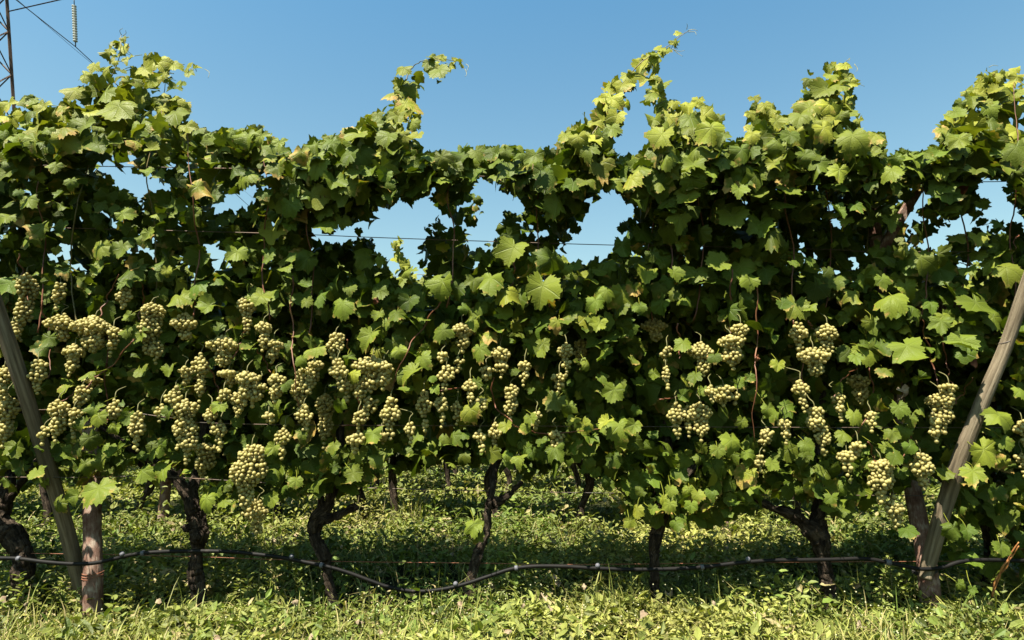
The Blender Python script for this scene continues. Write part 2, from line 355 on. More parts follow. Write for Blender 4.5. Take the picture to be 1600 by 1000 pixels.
GAPS = [[(160,250),(175,253),(177,268),(187,278),(205,275),(225,278),(246,280),(243,291),(229,306),(210,297),(195,293),(180,290),(163,276)],
 [(258,294),(272,290),(280,300),(292,303),(298,312),(285,312)],[(308,328),(318,325),(340,325),(350,315),(370,310),(385,295),(399,290),(398,308),(385,327),(350,330),(335,336),(315,338)],
 [(420,278),(440,280),(435,296),(422,300)],
 [(584,348),(598,328),(620,312),(640,322),(655,312),(680,316),(690,332),(672,350),(662,364),(656,392),(650,410),(656,425),(660,445),(640,440),(610,440),(604,420),(600,412),(594,388),(584,372),(588,358)],
 [(515,360),(540,355),(548,366),(575,360),(583,366),(560,370),(532,374),(518,368)],
 [(738,300),(748,274),(768,280),(785,303),(800,308),(816,305),(826,318),(812,330),(790,334),(778,342),(774,368),(745,390),(733,368),(736,345),(752,333),(752,312)],
 [(922,322),(934,302),(955,297),(970,300),(984,318),(1003,335),(1002,348),(985,342),(968,350),(962,370),(952,395),(937,402),(925,397),(910,412),(890,414),(868,404),(888,378),(900,362),(910,342),(918,326)],
 [(1018,308),(1032,303),(1027,320),(1020,322)],[(985,405),(998,397),(1010,386),(1008,400),(992,417)],[(1250,305),(1268,288),(1277,298),(1258,312)],
 [(1418,322),(1446,293),(1457,303),(1450,316),(1430,342),(1425,360),(1408,367),(1414,338)],
 [(1528,283),(1550,278),(1555,298),(1563,280),(1580,286),(1582,312),(1592,328),(1594,347),(1560,347),(1540,342),(1538,312),(1525,296)],
 [(1440,383),(1462,368),(1488,345),(1500,333),(1522,338),(1518,360),(1500,372),(1482,382),(1462,392),(1445,390)],
 [(1338,402),(1354,390),(1366,408),(1356,420),(1330,419),(1320,410)],[(1518,412),(1546,394),(1542,426),(1520,422)],
 [(1288,236),(1300,245),(1296,256),(1286,250)],[(1107,345),(1120,348),(1116,362)],[(1350,300),(1360,296),(1362,306)]]
GX0, CELL = -200, 4
gx = np.arange(GX0, 1800, CELL) + 2; gy = np.arange(40, 900, CELL) + 2
XX, YY = np.meshgrid(gx, gy)
def inside(poly, X, Y):
    p = np.array(poly, float); r = np.zeros(X.shape, bool); n = len(p)
    for i in range(n):
        x1, y1 = p[i]; x2, y2 = p[(i + 1) % n]
        if y1 == y2: continue
        c = ((y1 > Y) != (y2 > Y)) & (X < (x2 - x1) * (Y - y1) / (y2 - y1) + x1)
        r ^= c
    return r
MASK = inside(SKYLINE, XX, YY)
for g in GAPS: MASK &= ~inside(g, XX, YY)
def in_mask(x, y, default=False):
    i = ((np.asarray(x) - GX0) // CELL).astype(int); j = ((np.asarray(y) - 40) // CELL).astype(int)
    ok = (i >= 0) & (i < MASK.shape[1]) & (j >= 0) & (j < MASK.shape[0])
    return np.where(ok, MASK[np.clip(j, 0, MASK.shape[0] - 1), np.clip(i, 0, MASK.shape[1] - 1)], default)

# hero leaves seen one by one: x, y, width px, roll deg, kind (g green, y yellow, p pale, b brown edged, s smooth light green)
H = '''115,145,34,20,y;135,118,26,-60,y;145,105,24,0,y;165,82,26,40,y;180,68,22,0,y;192,75,22,-20,y;200,95,22,0,y;160,150,44,10,g;182,172,55,0,s;200,130,40,0,g;230,110,38,-20,y;250,100,36,-40,y;275,102,26,-70,y;295,105,20,-80,y;308,106,14,-90,y;275,140,26,0,g;222,150,25,0,y;250,160,25,0,g;52,222,34,0,p;72,205,26,0,g;100,205,36,0,b;95,172,22,0,b;45,175,36,30,g;15,165,30,0,y;130,200,40,0,g;215,200,40,0,g;275,180,44,0,g;292,200,30,0,y;50,160,26,60,g;65,168,30,0,y;360,208,32,0,g;385,218,36,0,g
405,215,30,0,g;435,225,26,0,g;415,245,30,0,y;470,242,36,0,b;492,228,30,0,g;520,228,36,0,g;555,215,46,0,g;545,245,36,0,g;605,215,38,10,g;585,195,30,0,g;590,182,22,0,g;630,110,30,0,s;640,135,46,0,s;610,150,30,20,b;636,168,46,0,b;622,182,32,0,g;645,195,26,0,p;668,100,26,0,g;687,112,34,0,g;715,97,22,-70,y;650,215,26,0,y;632,215,28,0,y;690,248,34,0,g;720,246,34,0,g;745,240,28,0,g;770,243,34,0,g;790,240,26,0,g;810,242,26,0,g
835,248,34,0,g;882,215,30,0,y;903,217,34,0,y;920,235,36,0,g;930,195,26,0,y;940,155,24,0,y;955,160,42,0,y;970,135,34,0,y;985,120,34,0,y;1000,105,28,0,y;1022,87,24,-20,p;1042,78,16,0,p;1056,65,11,-40,p;963,185,32,0,y;957,203,32,0,g;1024,127,24,0,g;1020,150,28,0,g;1028,138,20,0,g;1020,190,28,0,s;1030,215,42,0,s;1052,162,20,0,y;1075,168,32,0,y;1090,160,22,0,y;1103,185,44,0,y;1112,208,48,0,s;1080,188,34,0,g;1090,235,40,0,g;1130,212,28,0,g;1040,250,36,0,g;1180,155,20,0,y;1174,180,20,0,y;1175,212,28,0,y;1160,240,40,0,g;1195,168,24,0,y
1207,172,26,0,y;1215,192,26,0,y;1235,215,30,0,g;1258,168,44,60,s;1268,125,26,0,g;1300,118,26,0,g;1320,105,24,0,y;1285,142,42,40,s;1308,138,36,0,g;1300,165,44,0,y;1326,132,24,0,y;1328,155,24,0,g;1248,185,36,0,s;1275,190,40,0,s;1305,185,40,0,y;1325,180,30,0,g;1290,205,36,0,y;1330,218,52,0,s;1370,215,32,0,b;1362,240,28,0,g;1215,225,30,0,g;1260,245,30,0,g;1400,250,26,0,g;1430,248,34,0,g;1470,240,30,0,g;1490,240,36,0,g;1475,205,26,0,b;1496,178,28,0,g;1520,155,34,0,s;1536,132,24,0,y;1555,122,24,0,y;1575,114,22,0,y;1590,124,24,0,y;1565,145,34,0,g;1548,170,34,0,g;1545,195,38,0,g;1595,160,38,0,g;1500,222,32,0,s;1512,228,38,0,s;1560,235,44,0,g;1590,235,44,0,g;1480,218,24,0,g
5,340,30,0,p;40,315,32,40,p;60,360,36,30,s;95,355,26,0,g;155,390,34,0,s;190,390,34,0,s;155,420,30,0,s;195,335,30,-40,p;180,330,20,40,g;245,335,26,30,s;110,285,22,0,g;100,425,24,0,g;195,440,26,0,g;280,467,36,0,s;320,480,34,70,s;370,398,34,20,s;345,430,24,0,s;385,275,40,0,p;365,270,30,20,g;85,262,24,0,s;10,320,15,0,g;260,425,20,0,y;385,450,18,0,g;200,495,18,0,g;30,300,18,0,g;92,305,18,0,g
434,264,36,0,s;495,262,44,0,g;520,288,50,0,g;545,290,36,0,s;575,270,32,0,g;600,275,26,0,g;555,270,30,0,g;455,325,40,0,g;500,330,36,0,g;505,352,42,0,s;535,348,26,0,s;452,352,26,0,g;445,420,24,0,p;420,405,22,0,g;405,465,38,20,s;500,465,32,0,g;535,480,40,0,s;595,458,28,0,s;545,450,24,0,g;650,265,36,0,g;640,475,34,0,g;690,282,40,0,p;710,262,30,0,s;745,272,38,0,g;610,308,24,0,s;605,290,30,0,g;785,270,44,0,g;800,392,56,0,Y;765,440,54,0,p;846,455,68,5,Y;790,462,48,0,y;862,412,56,0,D;740,442,30,0,s;715,455,30,0,g;688,446,44,10,p;620,492,30,0,g;590,492,20,0,s;750,482,24,0,g;725,482,20,0,g;480,472,20,0,g
815,280,38,0,g;856,278,44,0,g;870,318,44,0,p;895,290,30,0,g;913,285,36,0,s;940,262,50,0,y;960,285,34,0,s;985,285,40,0,y;1000,265,34,0,g;1030,290,28,0,s;1045,320,36,0,g;1075,310,38,0,s;1062,345,44,0,s;1085,262,40,0,g;1110,270,36,0,g;1112,300,18,0,p;1147,340,52,0,s;1155,300,30,0,g;1190,355,44,0,g;1172,440,34,0,p;1120,410,40,50,s;1085,430,44,0,s;1055,430,28,0,p;1052,460,24,0,s;1070,472,24,0,p;1010,430,34,0,s;1020,400,24,0,g;945,458,34,20,p;975,465,44,0,s;930,475,30,0,g;1000,482,24,0,g;992,455,26,0,b;885,420,22,0,s;910,432,20,0,y
1206,370,52,0,s;1212,258,30,0,y;1232,300,40,0,s;1225,270,26,0,y;1200,268,40,0,g;1310,272,36,0,s;1310,330,28,0,g;1322,345,26,20,s;1340,325,28,0,g;1390,350,32,0,s;1395,270,36,0,s;1430,266,44,0,p;1475,268,36,0,p;1500,267,34,0,s;1525,268,34,0,s;1410,392,24,0,y;1440,408,46,0,s;1470,402,34,0,s;1496,376,30,0,y;1528,372,30,0,y;1530,398,26,0,s;1508,422,30,0,s;1562,348,22,0,g;1582,420,54,-20,s;1555,412,36,0,s;1530,482,64,5,s;1392,467,48,0,s;1418,450,34,0,s;1380,440,28,0,g;1310,440,30,0,g;1337,462,34,0,y;1295,425,20,0,g;1265,408,20,0,g;1240,412,20,0,g;1240,482,44,0,s;1262,482,28,0,p;1225,478,26,0,g;1485,455,34,0,p;1455,477,28,0,g;1430,482,28,0,g;1475,497,24,0,s
75,532,28,0,s;215,520,36,80,p;195,518,20,0,s;135,585,24,0,s;115,540,28,0,g;100,608,22,0,s;140,615,28,0,s;125,622,24,0,y;264,580,26,0,s;275,610,20,60,s;335,567,20,0,g;340,637,26,0,p;15,610,28,0,g;200,655,24,0,s;180,672,22,0,s;263,642,20,0,s;25,702,32,0,s;55,742,26,0,s;222,742,32,-20,p;250,738,40,20,p;178,708,24,0,g
490,545,34,50,y;482,580,26,0,s;470,563,22,0,s;445,600,22,0,g;575,528,38,0,s;545,560,22,0,g;550,587,26,20,y;590,550,22,0,y;625,550,26,0,s;640,582,38,40,s;635,610,28,0,s;662,562,32,-30,p;688,520,34,60,s;700,522,24,0,s;716,543,24,0,y;750,550,32,0,s;740,510,20,0,s;680,607,18,0,s;735,645,36,0,y;757,625,22,0,y;425,642,36,0,s;472,680,24,0,s;425,702,24,0,s;582,682,34,0,s;560,710,26,0,s;585,717,28,0,s;555,742,28,0,s;520,700,22,0,g;745,600,20,0,g;605,507,22,0,p;405,508,28,0,s;790,668,22,0,y;675,590,20,0,g
850,540,24,0,s;870,507,26,0,b;935,508,28,30,s;865,630,34,0,s;918,570,18,0,s;958,615,34,0,s;970,672,54,0,s;945,662,28,0,y;990,668,26,0,s;830,655,22,0,s;820,671,20,0,s;895,658,24,0,y;917,670,14,0,s;1068,540,28,0,p;1117,560,22,0,g;1085,590,26,0,s;1100,611,18,0,s;1172,592,18,0,s;1145,693,36,0,s;1122,706,24,0,s;1160,661,20,0,s;1170,710,20,0,s;810,717,24,0,s;870,705,32,0,g
1215,572,22,0,s;1360,507,26,0,s;1357,555,42,0,s;1383,580,26,40,s;1422,550,62,-10,p;1470,507,34,0,s;1507,537,52,0,s;1334,652,28,0,s;1357,666,20,0,s;1322,680,26,0,s;1360,722,26,0,s;1385,702,24,0,s;1565,655,42,0,s;1542,710,42,0,s;1520,742,38,0,s;1597,612,24,0,s;1572,692,28,0,s;1200,642,24,0,g;1262,696,24,0,g;1205,727,22,0,s;1440,645,16,0,s;1338,560,24,0,s
155,770,54,0,s;90,790,28,30,s;118,778,24,0,s;322,785,32,0,s;350,786,22,0,s;462,755,22,0,s;425,782,24,0,s;1036,782,22,0,s;1048,768,20,0,s;1077,768,20,0,s;1090,776,22,0,s;1020,797,18,0,s;1045,791,22,0,s;1065,810,18,0,s;995,800,22,0,y;1080,792,20,0,g;1057,822,22,0,g;985,818,20,0,y;740,825,28,0,s;747,840,20,0,s;1490,830,28,0,g;1478,850,26,0,g;1512,830,24,0,g;1565,860,26,0,g;1500,915,16,0,g;1520,922,14,0,g;1420,832,28,0,g;1300,780,22,0,s;1315,800,20,0,s
140,690,32,0,g;128,664,26,0,g;152,655,30,0,s;156,722,28,0,s;134,728,26,0,g;146,640,26,0,g;120,705,24,0,g;1405,640,28,0,g;1415,676,28,0,g;1402,716,26,0,s;1424,700,24,0,g;1395,680,24,0,g;1410,740,22,0,g;1425,655,24,0,g'''
HEROES = []
for line in H.split('\n'):
    for e in line.split(';'):
        a = e.split(','); HEROES.append((float(a[0]), float(a[1]), float(a[2]), float(a[3]), a[4]))

VX = [15, 305, 512, 762, 1030, 1283, 1545]          # px of the front trunks
def vine_of(x, r_=None):
    d = [abs(x - v) for v in VX]; return int(np.argmin(d))
front_leaves = [dict(hi=[], mid=[]) for _ in VX]
def tint_of(kind, py=500):
    b = np.clip(rng.normal(1.0, 0.18), 0.6, 1.45); y = np.clip(rng.normal(0.12, 0.09), 0, 1); br = np.clip(rng.normal(0.12, 0.22), 0, 1)
    if kind == 'y': y = np.clip(rng.normal(0.75, 0.15), 0.4, 1); br = rng.uniform(0.1, 0.5)
    if kind == 'Y': y = 0.42; br = 0.0; b = 1.05
    if kind == 's': y = np.clip(rng.normal(0.30, 0.10), 0, 1); b *= 1.05
    if kind == 'p': y = 0.25; b = 1.2
    if kind == 'b': y = 0.65; br = 0.95
    if kind == 'D': y = 0.1; b = .9
    y = min(1.0, y + float(np.interp(py, [90, 300], [0.34, 0.0])))
    return b, y, br
B = '''42,425,522,32;95,438,480,22;197,448,482,24;97,488,530,38;150,492,546,50;118,535,583,28;178,508,553,22;237,472,545,38;246,530,565,22;290,488,528,36;8,568,622,26;12,612,690,32;92,622,686,30;116,636,680,22;70,664,692,18;180,620,668,22;148,585,606,22;315,550,620,24;290,570,606,20;290,622,694,34;298,660,719,26;252,625,660,16;331,632,672,20;352,522,570,40;358,575,602,30;386,578,630,34;350,606,632,20;394,693,783,50;403,778,832,34;389,456,516,26;428,527,564,28;432,582,626,26;405,596,632,26;472,572,642,30;475,630,676,26;446,662,716,22;420,642,662,18;508,612,692,28;320,690,745,34;525,518,562,28;528,558,606,26;541,590,624,22;583,553,608,46;600,560,606,28;562,592,626,26;578,618,652,26;611,618,680,30;560,672,706,26;598,672,694,18;722,503,546,30;716,556,582,18;690,548,567,20;698,568,606,26;663,606,668,22;692,612,666,20;782,538,586,30;760,570,594,22;798,598,658,24;748,620,648,28;773,658,699,20;750,668,702,18;885,532,582,22;874,580,612,22;908,528,566,22;1042,538,564,20;1040,568,606,16;1022,495,530,34;1095,532,584,32;1157,503,540,26;1141,522,574,38;1130,600,634,32;1152,610,630,18;1056,626,680,24;1073,630,678,20;1094,626,684,32;870,670,706,24;1197,668,702,22;1187,707,736,18;1246,500,548,26;1270,540,585,40;1292,503,560,30;1340,583,630,30;1308,612,654,20;1272,633,682,28;1286,662,711,22;1340,686,712,22;1322,698,740,24;1482,596,628,24;1468,612,672,38;1376,716,782,38;1438,706,760,32;1396,772,828,26;1596,652,702,24;1596,705,742,20;1380,744,760,20;130,600,640,26;215,640,700,24;275,600,650,24;345,655,700,22;372,610,650,24;412,500,545,24;492,560,610,24;560,640,672,22;640,655,690,18;735,590,625,20;715,625,660,18;820,560,600,20;838,640,672,18;60,560,610,26;20,500,545,22;1110,600,628,20;1250,590,640,22;1225,650,690,20;1360,640,672,18;1460,650,690,20'''
BUN = [tuple(float(v) for v in e.split(',')) for e in B.split(';')]
def on_bunch(x, y, pad=4):
    return any(abs(x - bx) < bw / 2 + pad and y0 - 4 < y < y1 + pad for bx, y0, y1, bw in BUN)
# filler leaves behind and between the heroes
def overhang(y):
    """how far the canopy leans out towards the aisle at this height"""
    return float(np.interp(y, [60, 160, 215, 300, 350, 440, 560, 700, 800], [0.10, 0.22, 0.44, 0.42, 0.30, 0.28, 0.33, 0.32, 0.26]))
def hero_Y(x, y):
    return ROW[0] - overhang(y) - 0.02 + rng.uniform(-0.05, 0.05)
DARK = [(-180, 245, 430, 480), (150, 222, 330, 260), (300, 232, 400, 260), (1200, 290, 1345, 400), (1345, 290, 1450, 395), (1040, 290, 1100, 330), (0, 480, 470, 700), (570, 380, 780, 440), (640, 295, 745, 430), (800, 330, 900, 400), (1100, 300, 1185, 400), (1165, 380, 1340, 600), (950, 335, 1000, 420), (990, 490, 1110, 760), (790, 520, 1000, 660), (480, 340, 580, 430), (470, 470, 560, 700), (600, 590, 760, 690), (1360, 570, 1600, 700), (1100, 560, 1300, 760), (760, 330, 860, 370)]
def is_dark(x, y): return any(a <= x <= c and b <= y <= d for a, b, c, d in DARK)
for (x, y, s, roll, k) in HEROES:
    Yd = hero_Y(x, y)
    if y > 420 and on_bunch(x, y, -2): Yd += 0.12
    if k == 'Y': Yd = ROW[0] - 0.62
    if k == 'D': Yd = ROW[0] - 0.50
    if x > 1440 and y > 780: Yd = ROW[0] + 0.15
    top_ = y < 235
    if x > 1480 and y > 500: Yd = min(Yd, 2.9)
    p = P(x, y, Yd); sz = s * Yd / FPX * (1.06 if top_ else (0.92 if s > 49 else 1.02))
    n = np.array([0, -1.0, 0.12]) * 1.0 + sun_dir * 0.6 + rng.normal(0, 0.20 if top_ else 0.32, 3)
    if k == 'D': n = np.array([0.55, -0.9, -0.35])
    if k == 'Y': n = np.array([-.1, -1.0, 0.35])
    a = R(roll + rng.normal(0, 14)); tip = np.array([-math.sin(a), 0, -math.cos(a)])
    front_leaves[vine_of(x)]['hi'].append((p, n, tip, sz, tint_of(k, y)))

def filler(count, smin, smax, depth, yr=(40, 900), accept=0.86, mix=0.5, dens=None, key='mid'):
    made = 0; tries = 0
    pass_pts = []
    while made < count and tries < count * 12:
        tries += 1
        x = rng.uniform(-170, 1770); y = rng.uniform(*yr)
        if not in_mask(x, y): continue
        if dens is not None and rng.random() > dens(x, y): continue
        s = rng.uniform(smin, smax); Yd = ROW[0] + depth(x, y)
        if y > 400 and Yd < ROW[0] + 0.02 and on_bunch(x, y, s * 0.30): continue
        a = np.linspace(0, 6.283, 12, endpoint=False)
        for sc in (1.0, 0.75, 0.55):
            ok = in_mask(x + np.cos(a) * s * 0.5 * sc, y + np.sin(a) * s * 0.5 * sc).mean()
            if ok >= accept: break
        else: continue
        s *= sc
        p = P(x, y, Yd); sz = s * Yd / FPX
        n = np.array([0, -1.0, 0.3]) * mix + sun_dir * 0.35 + rng.normal(0, 0.55, 3)
        if depth(x, y) > 0.05: n[1] *= -1 if rng.random() < .5 else 1
        a = rng.normal(0, 0.55); tip = np.array([-math.sin(a), rng.normal(0, .3), -math.cos(a)])
        kk = 'g'
        if y < 210 and rng.random() < 0.5: kk = 'y'
        elif rng.random() < 0.05: kk = 'y'
        elif rng.random() < 0.03: kk = 'b'
        front_leaves[vine_of(x + rng.normal(0, 25))][key].append((p, n, tip, sz, tint_of(kk, y)))
        made += 1
def dens_main(x, y):
    if y > 690: return 0.8
    if y > 560: return 0.6
    return 1.0
top_thin = lambda x, y: float(np.interp(y, [120, 190, 240], [0.12, 0.40, 1.0])) * (0.10 if is_dark(x, y) else 1.0)
lt = lambda x, y: 0.16 if is_dark(x, y) else 1.0
filler(1150, 24, 50, lambda x, y: -overhang(y) + rng.uniform(0.0, 0.22), (40, 335), dens=top_thin, accept=.86, key='mid')
filler(800, 28, 50, lambda x, y: rng.uniform(-0.2, 0.1), (150, 340), dens=top_thin, accept=.86, key='mid')
filler(430, 22, 46, lambda x, y: -overhang(y) + rng.uniform(0.02, 0.16), (330, 560), dens=lt, accept=.86, key='mid')
filler(430, 16, 34, lambda x, y: -overhang(y) + rng.uniform(0.02, 0.2), (500, 810), dens=lambda x, y: lt(x, y) * dens_main(x, y), key='mid')
filler(2700, 26, 50, lambda x, y: rng.uniform(0.10, 0.42) if is_dark(x, y) else rng.uniform(0.02, 0.36), (225, 620), accept=.88, key='mid')
filler(2300, 26, 50, lambda x, y: rng.uniform(0.14, 0.42) if is_dark(x, y) else rng.uniform(0.10, 0.38), (480, 770), dens=lambda x, y: 1 if y < 690 else .55, key='mid')
filler(1900, 12, 28, lambda x, y: rng.uniform(-0.30, 0.3), (60, 800), accept=0.58, dens=lambda x, y: 1 if y < 450 or rng.random() < .5 else 0, key='mid')
filler(110, 12, 24, lambda x, y: rng.uniform(0.0, 0.3), (300, 440), accept=0.34, dens=lambda x, y: 1.0 if (510 < x < 1010 or x > 1300) and not in_mask(x, y - 14, True) or not in_mask(x, y + 14, True) else 0.0, key='mid')
filler(140, 26, 46, lambda x, y: rng.uniform(-0.16, 0.1), (680, 900), dens=lambda x, y: 1.0 if x > 1490 else 0.0, accept=.5, key='mid')
filler(300, 18, 40, lambda x, y: rng.uniform(-0.20, 0.1), (700, 840), dens=lambda x, y: 1.0 if (950 < x < 1200 or 60 < x < 200 or 420 < x < 580 or 1180 < x < 1420) else 0.0, accept=.5, key='mid')

def foliage(leaves_hi, leaves_mid, parent, name='foliage', stalks=None):
    L = Leaves()
    for lst, TT in ((leaves_hi, HI), (leaves_mid, MID)):
        if not lst: continue
        idx = rng.integers(0, len(TT), len(lst))
        for k in range(len(TT)):
            sel = [lst[i] for i in range(len(lst)) if idx[i] == k]
            if not sel: continue
            L.add(leaf_batch(TT[k], np.array([e[0] for e in sel]), np.array([e[1] for e in sel]), np.array([e[2] for e in sel]), np.array([e[3] for e in sel]), np.array([e[4] for e in sel])))
    if stalks is not None:
        sv = np.vstack(stalks.v); L.add((sv, np.vstack(stalks.t), np.vstack(stalks.q), np.tile([1., .8, 0], (len(sv), 1)), np.tile([.3, .3, 0], (len(sv), 1))))
    return L.build(name, M_LEAF, parent)

# ------------------------------------------------------------------ grape bunches
def ico():
    f = (1 + 5 ** .5) / 2
    v = np.array([(-1, f, 0), (1, f, 0), (-1, -f, 0), (1, -f, 0), (0, -1, f), (0, 1, f), (0, -1, -f), (0, 1, -f), (f, 0, -1), (f, 0, 1), (-f, 0, -1), (-f, 0, 1)], float)
    t = [(0, 11, 5), (0, 5, 1), (0, 1, 7), (0, 7, 10), (0, 10, 11), (1, 5, 9), (5, 11, 4), (11, 10, 2), (10, 7, 6), (7, 1, 8), (3, 9, 4), (3, 4, 2), (3, 2, 6), (3, 6, 8), (3, 8, 9), (4, 9, 5), (2, 4, 11), (6, 2, 10), (8, 6, 7), (9, 8, 1)]
    v = v / np.linalg.norm(v[0]); vs = [tuple(a) for a in v]; cache = {}; out = []
    def midp(a, b):
        k = (min(a, b), max(a, b))
        if k not in cache:
            m = (np.array(vs[a]) + np.array(vs[b])); m /= np.linalg.norm(m); vs.append(tuple(m)); cache[k] = len(vs) - 1
        return cache[k]
    for a, b, c in t:
        x, y, z = midp(a, b), midp(b, c), midp(c, a); out += [(a, x, z), (x, b, y), (z, y, c), (x, y, z)]
    return np.array(vs), np.array(out)
IV, IT = ico()
def berries(top, length, width, br=0.0085, seed=0, lean=(0, 0), shoulder=True):
    r_ = np.random.default_rng(seed); pts = []
    L = length - br * 1.4; n_try = 3200; W = width / 2
    sh = r_.uniform(0.55, 1.0)
    for _ in range(n_try):
        u = r_.random() ** 0.9; th = r_.uniform(0, 6.283)
        prof = np.interp(u, [0, 0.12, 0.3, 0.65, 1.0], [0.34, 0.85, 1.0, 0.66, 0.26]) * W * (1 + 0.24 * math.sin(u * 13 + seed) + 0.15 * math.sin(3 * th + seed))
        rad = max(0.0, prof - br) * (1.0 if r_.random() < 0.62 else r_.random() ** 0.5)
        p = np.array([math.cos(th) * rad + lean[0] * u + 0.10 * W * math.sin(u * 5 + seed), math.sin(th) * rad * 0.9 + lean[1] * u, -br - u * L])
        if all(np.sum((p - q) ** 2) > (br * 1.52) ** 2 for q in pts): pts.append(p)
    pts = np.array(pts); m = len(pts)
    rr = br * r_.uniform(0.72, 1.10, m)
    V = (pts[:, None] + IV[None] * rr[:, None, None]).reshape(-1, 3) + np.asarray(top)
    T = (IT[None] + (np.arange(m) * len(IV))[:, None, None]).reshape(-1, 3)
    tint = np.column_stack([np.clip(r_.normal(1, .1, m), .75, 1.25), np.clip(r_.normal(0.4, 0.28, m), 0, 1), np.zeros(m)])
    return V, T, np.repeat(tint, len(IV), axis=0)

# ------------------------------------------------------------------ front vines
TR = {  # trunk: list of (px, py, radius px, depth offset)
 0: [[(34, 935, 13, 0), (36, 900, 15, 0), (38, 872, 18, 0), (22, 838, 17, .0), (-2, 808, 15, .0), (10, 770, 13, .02), (25, 700, 9, .06), (40, 600, 7, .1)], [(18, 835, 17, 0), (-30, 800, 13, .02), (-80, 770, 10, .05)], [(0, 800, 8, .02), (40, 745, 6, 0.02), (62, 715, 5, .02)]],
 1: [[(312, 935, 13, 0), (306, 895, 12, 0), (308, 862, 13, 0), (311, 835, 16, 0), (305, 805, 15, 0), (300, 770, 11, .0), (318, 700, 9, .04), (325, 610, 7, .08)], [(303, 790, 11, 0), (275, 748, 9, .0), (240, 722, 7, 0), (210, 702, 6, .0), (160, 668, 5, .02)], [(300, 822, 7, -.02), (289, 826, 6, -.05)]],
 2: [[(527, 955, 9, 0), (518, 930, 9, 0), (511, 893, 9, 0), (506, 866, 12, 0), (492, 836, 11, 0), (497, 810, 12, 0), (513, 790, 10, 0), (523, 750, 10, .02), (530, 690, 8, .05), (540, 600, 6, .1)], [(497, 815, 9, 0), (502, 795, 7, 0), (502, 776, 5, 0)], [(503, 812, 9, 0), (530, 804, 7, 0), (557, 790, 7, 0)]],
 3: [[(733, 925, 11, 0), (740, 890, 11, 0), (750, 858, 9, 0), (761, 828, 7, 0), (763, 795, 7, 0), (769, 770, 8, 0), (772, 735, 7, 0.02), (774, 660, 6, .06), (778, 580, 5, .1)], [(764, 787, 12, -.01), (782, 783, 8, -.01), (800, 768, 5, -.01), (815, 752, 4, 0)]],
 4: [[(1023, 925, 10, 0), (1022, 890, 9, 0), (1022, 855, 10, 0), (1028, 825, 13, 0), (1034, 800, 16, 0), (1035, 760, 15, 0.03), (1042, 690, 11, .08), (1045, 600, 8, .12)], [(1036, 780, 10, .02), (1075, 740, 7, .04), (1120, 700, 6, .04)]],
 5: [[(1303, 960, 13, 0), (1296, 925, 11, 0), (1290, 890, 12, 0), (1283, 855, 14, 0), (1278, 820, 14, 0), (1280, 780, 10, .02), (1281, 700, 9, .06), (1285, 600, 7, .1)], [(1282, 842, 18, -.01), (1262, 822, 13, -.03), (1240, 805, 11, -.03), (1210, 795, 8, -.02), (1180, 780, 6, 0)]],
 6: [[(1545, 935, 11, .12), (1543, 900, 10, .12), (1547, 850, 9, .12), (1540, 800, 9, .12), (1548, 720, 9, .12), (1550, 620, 7, .12)], [(1540, 800, 8, .1), (1490, 760, 6, .1), (1450, 735, 5, .05)]]}
VLABEL = ['grapevine with a thick fallen gnarled trunk at the left edge beside the leaning timber brace',
 'front grapevine with a knobbly dark trunk just right of the round reddish post',
 'front grapevine with an S-shaped crooked trunk and a cut stub arm, many grapes above it',
 'front grapevine with a thin jointed trunk over the sagging hose, large bright leaves up high',
 'front grapevine with a straight dark forked trunk half wrapped in low leaves',
 'front grapevine with a bent peeling arm reaching left from its thick flaky trunk',
 'front grapevine right of the pale leaning timber brace, at the right edge']
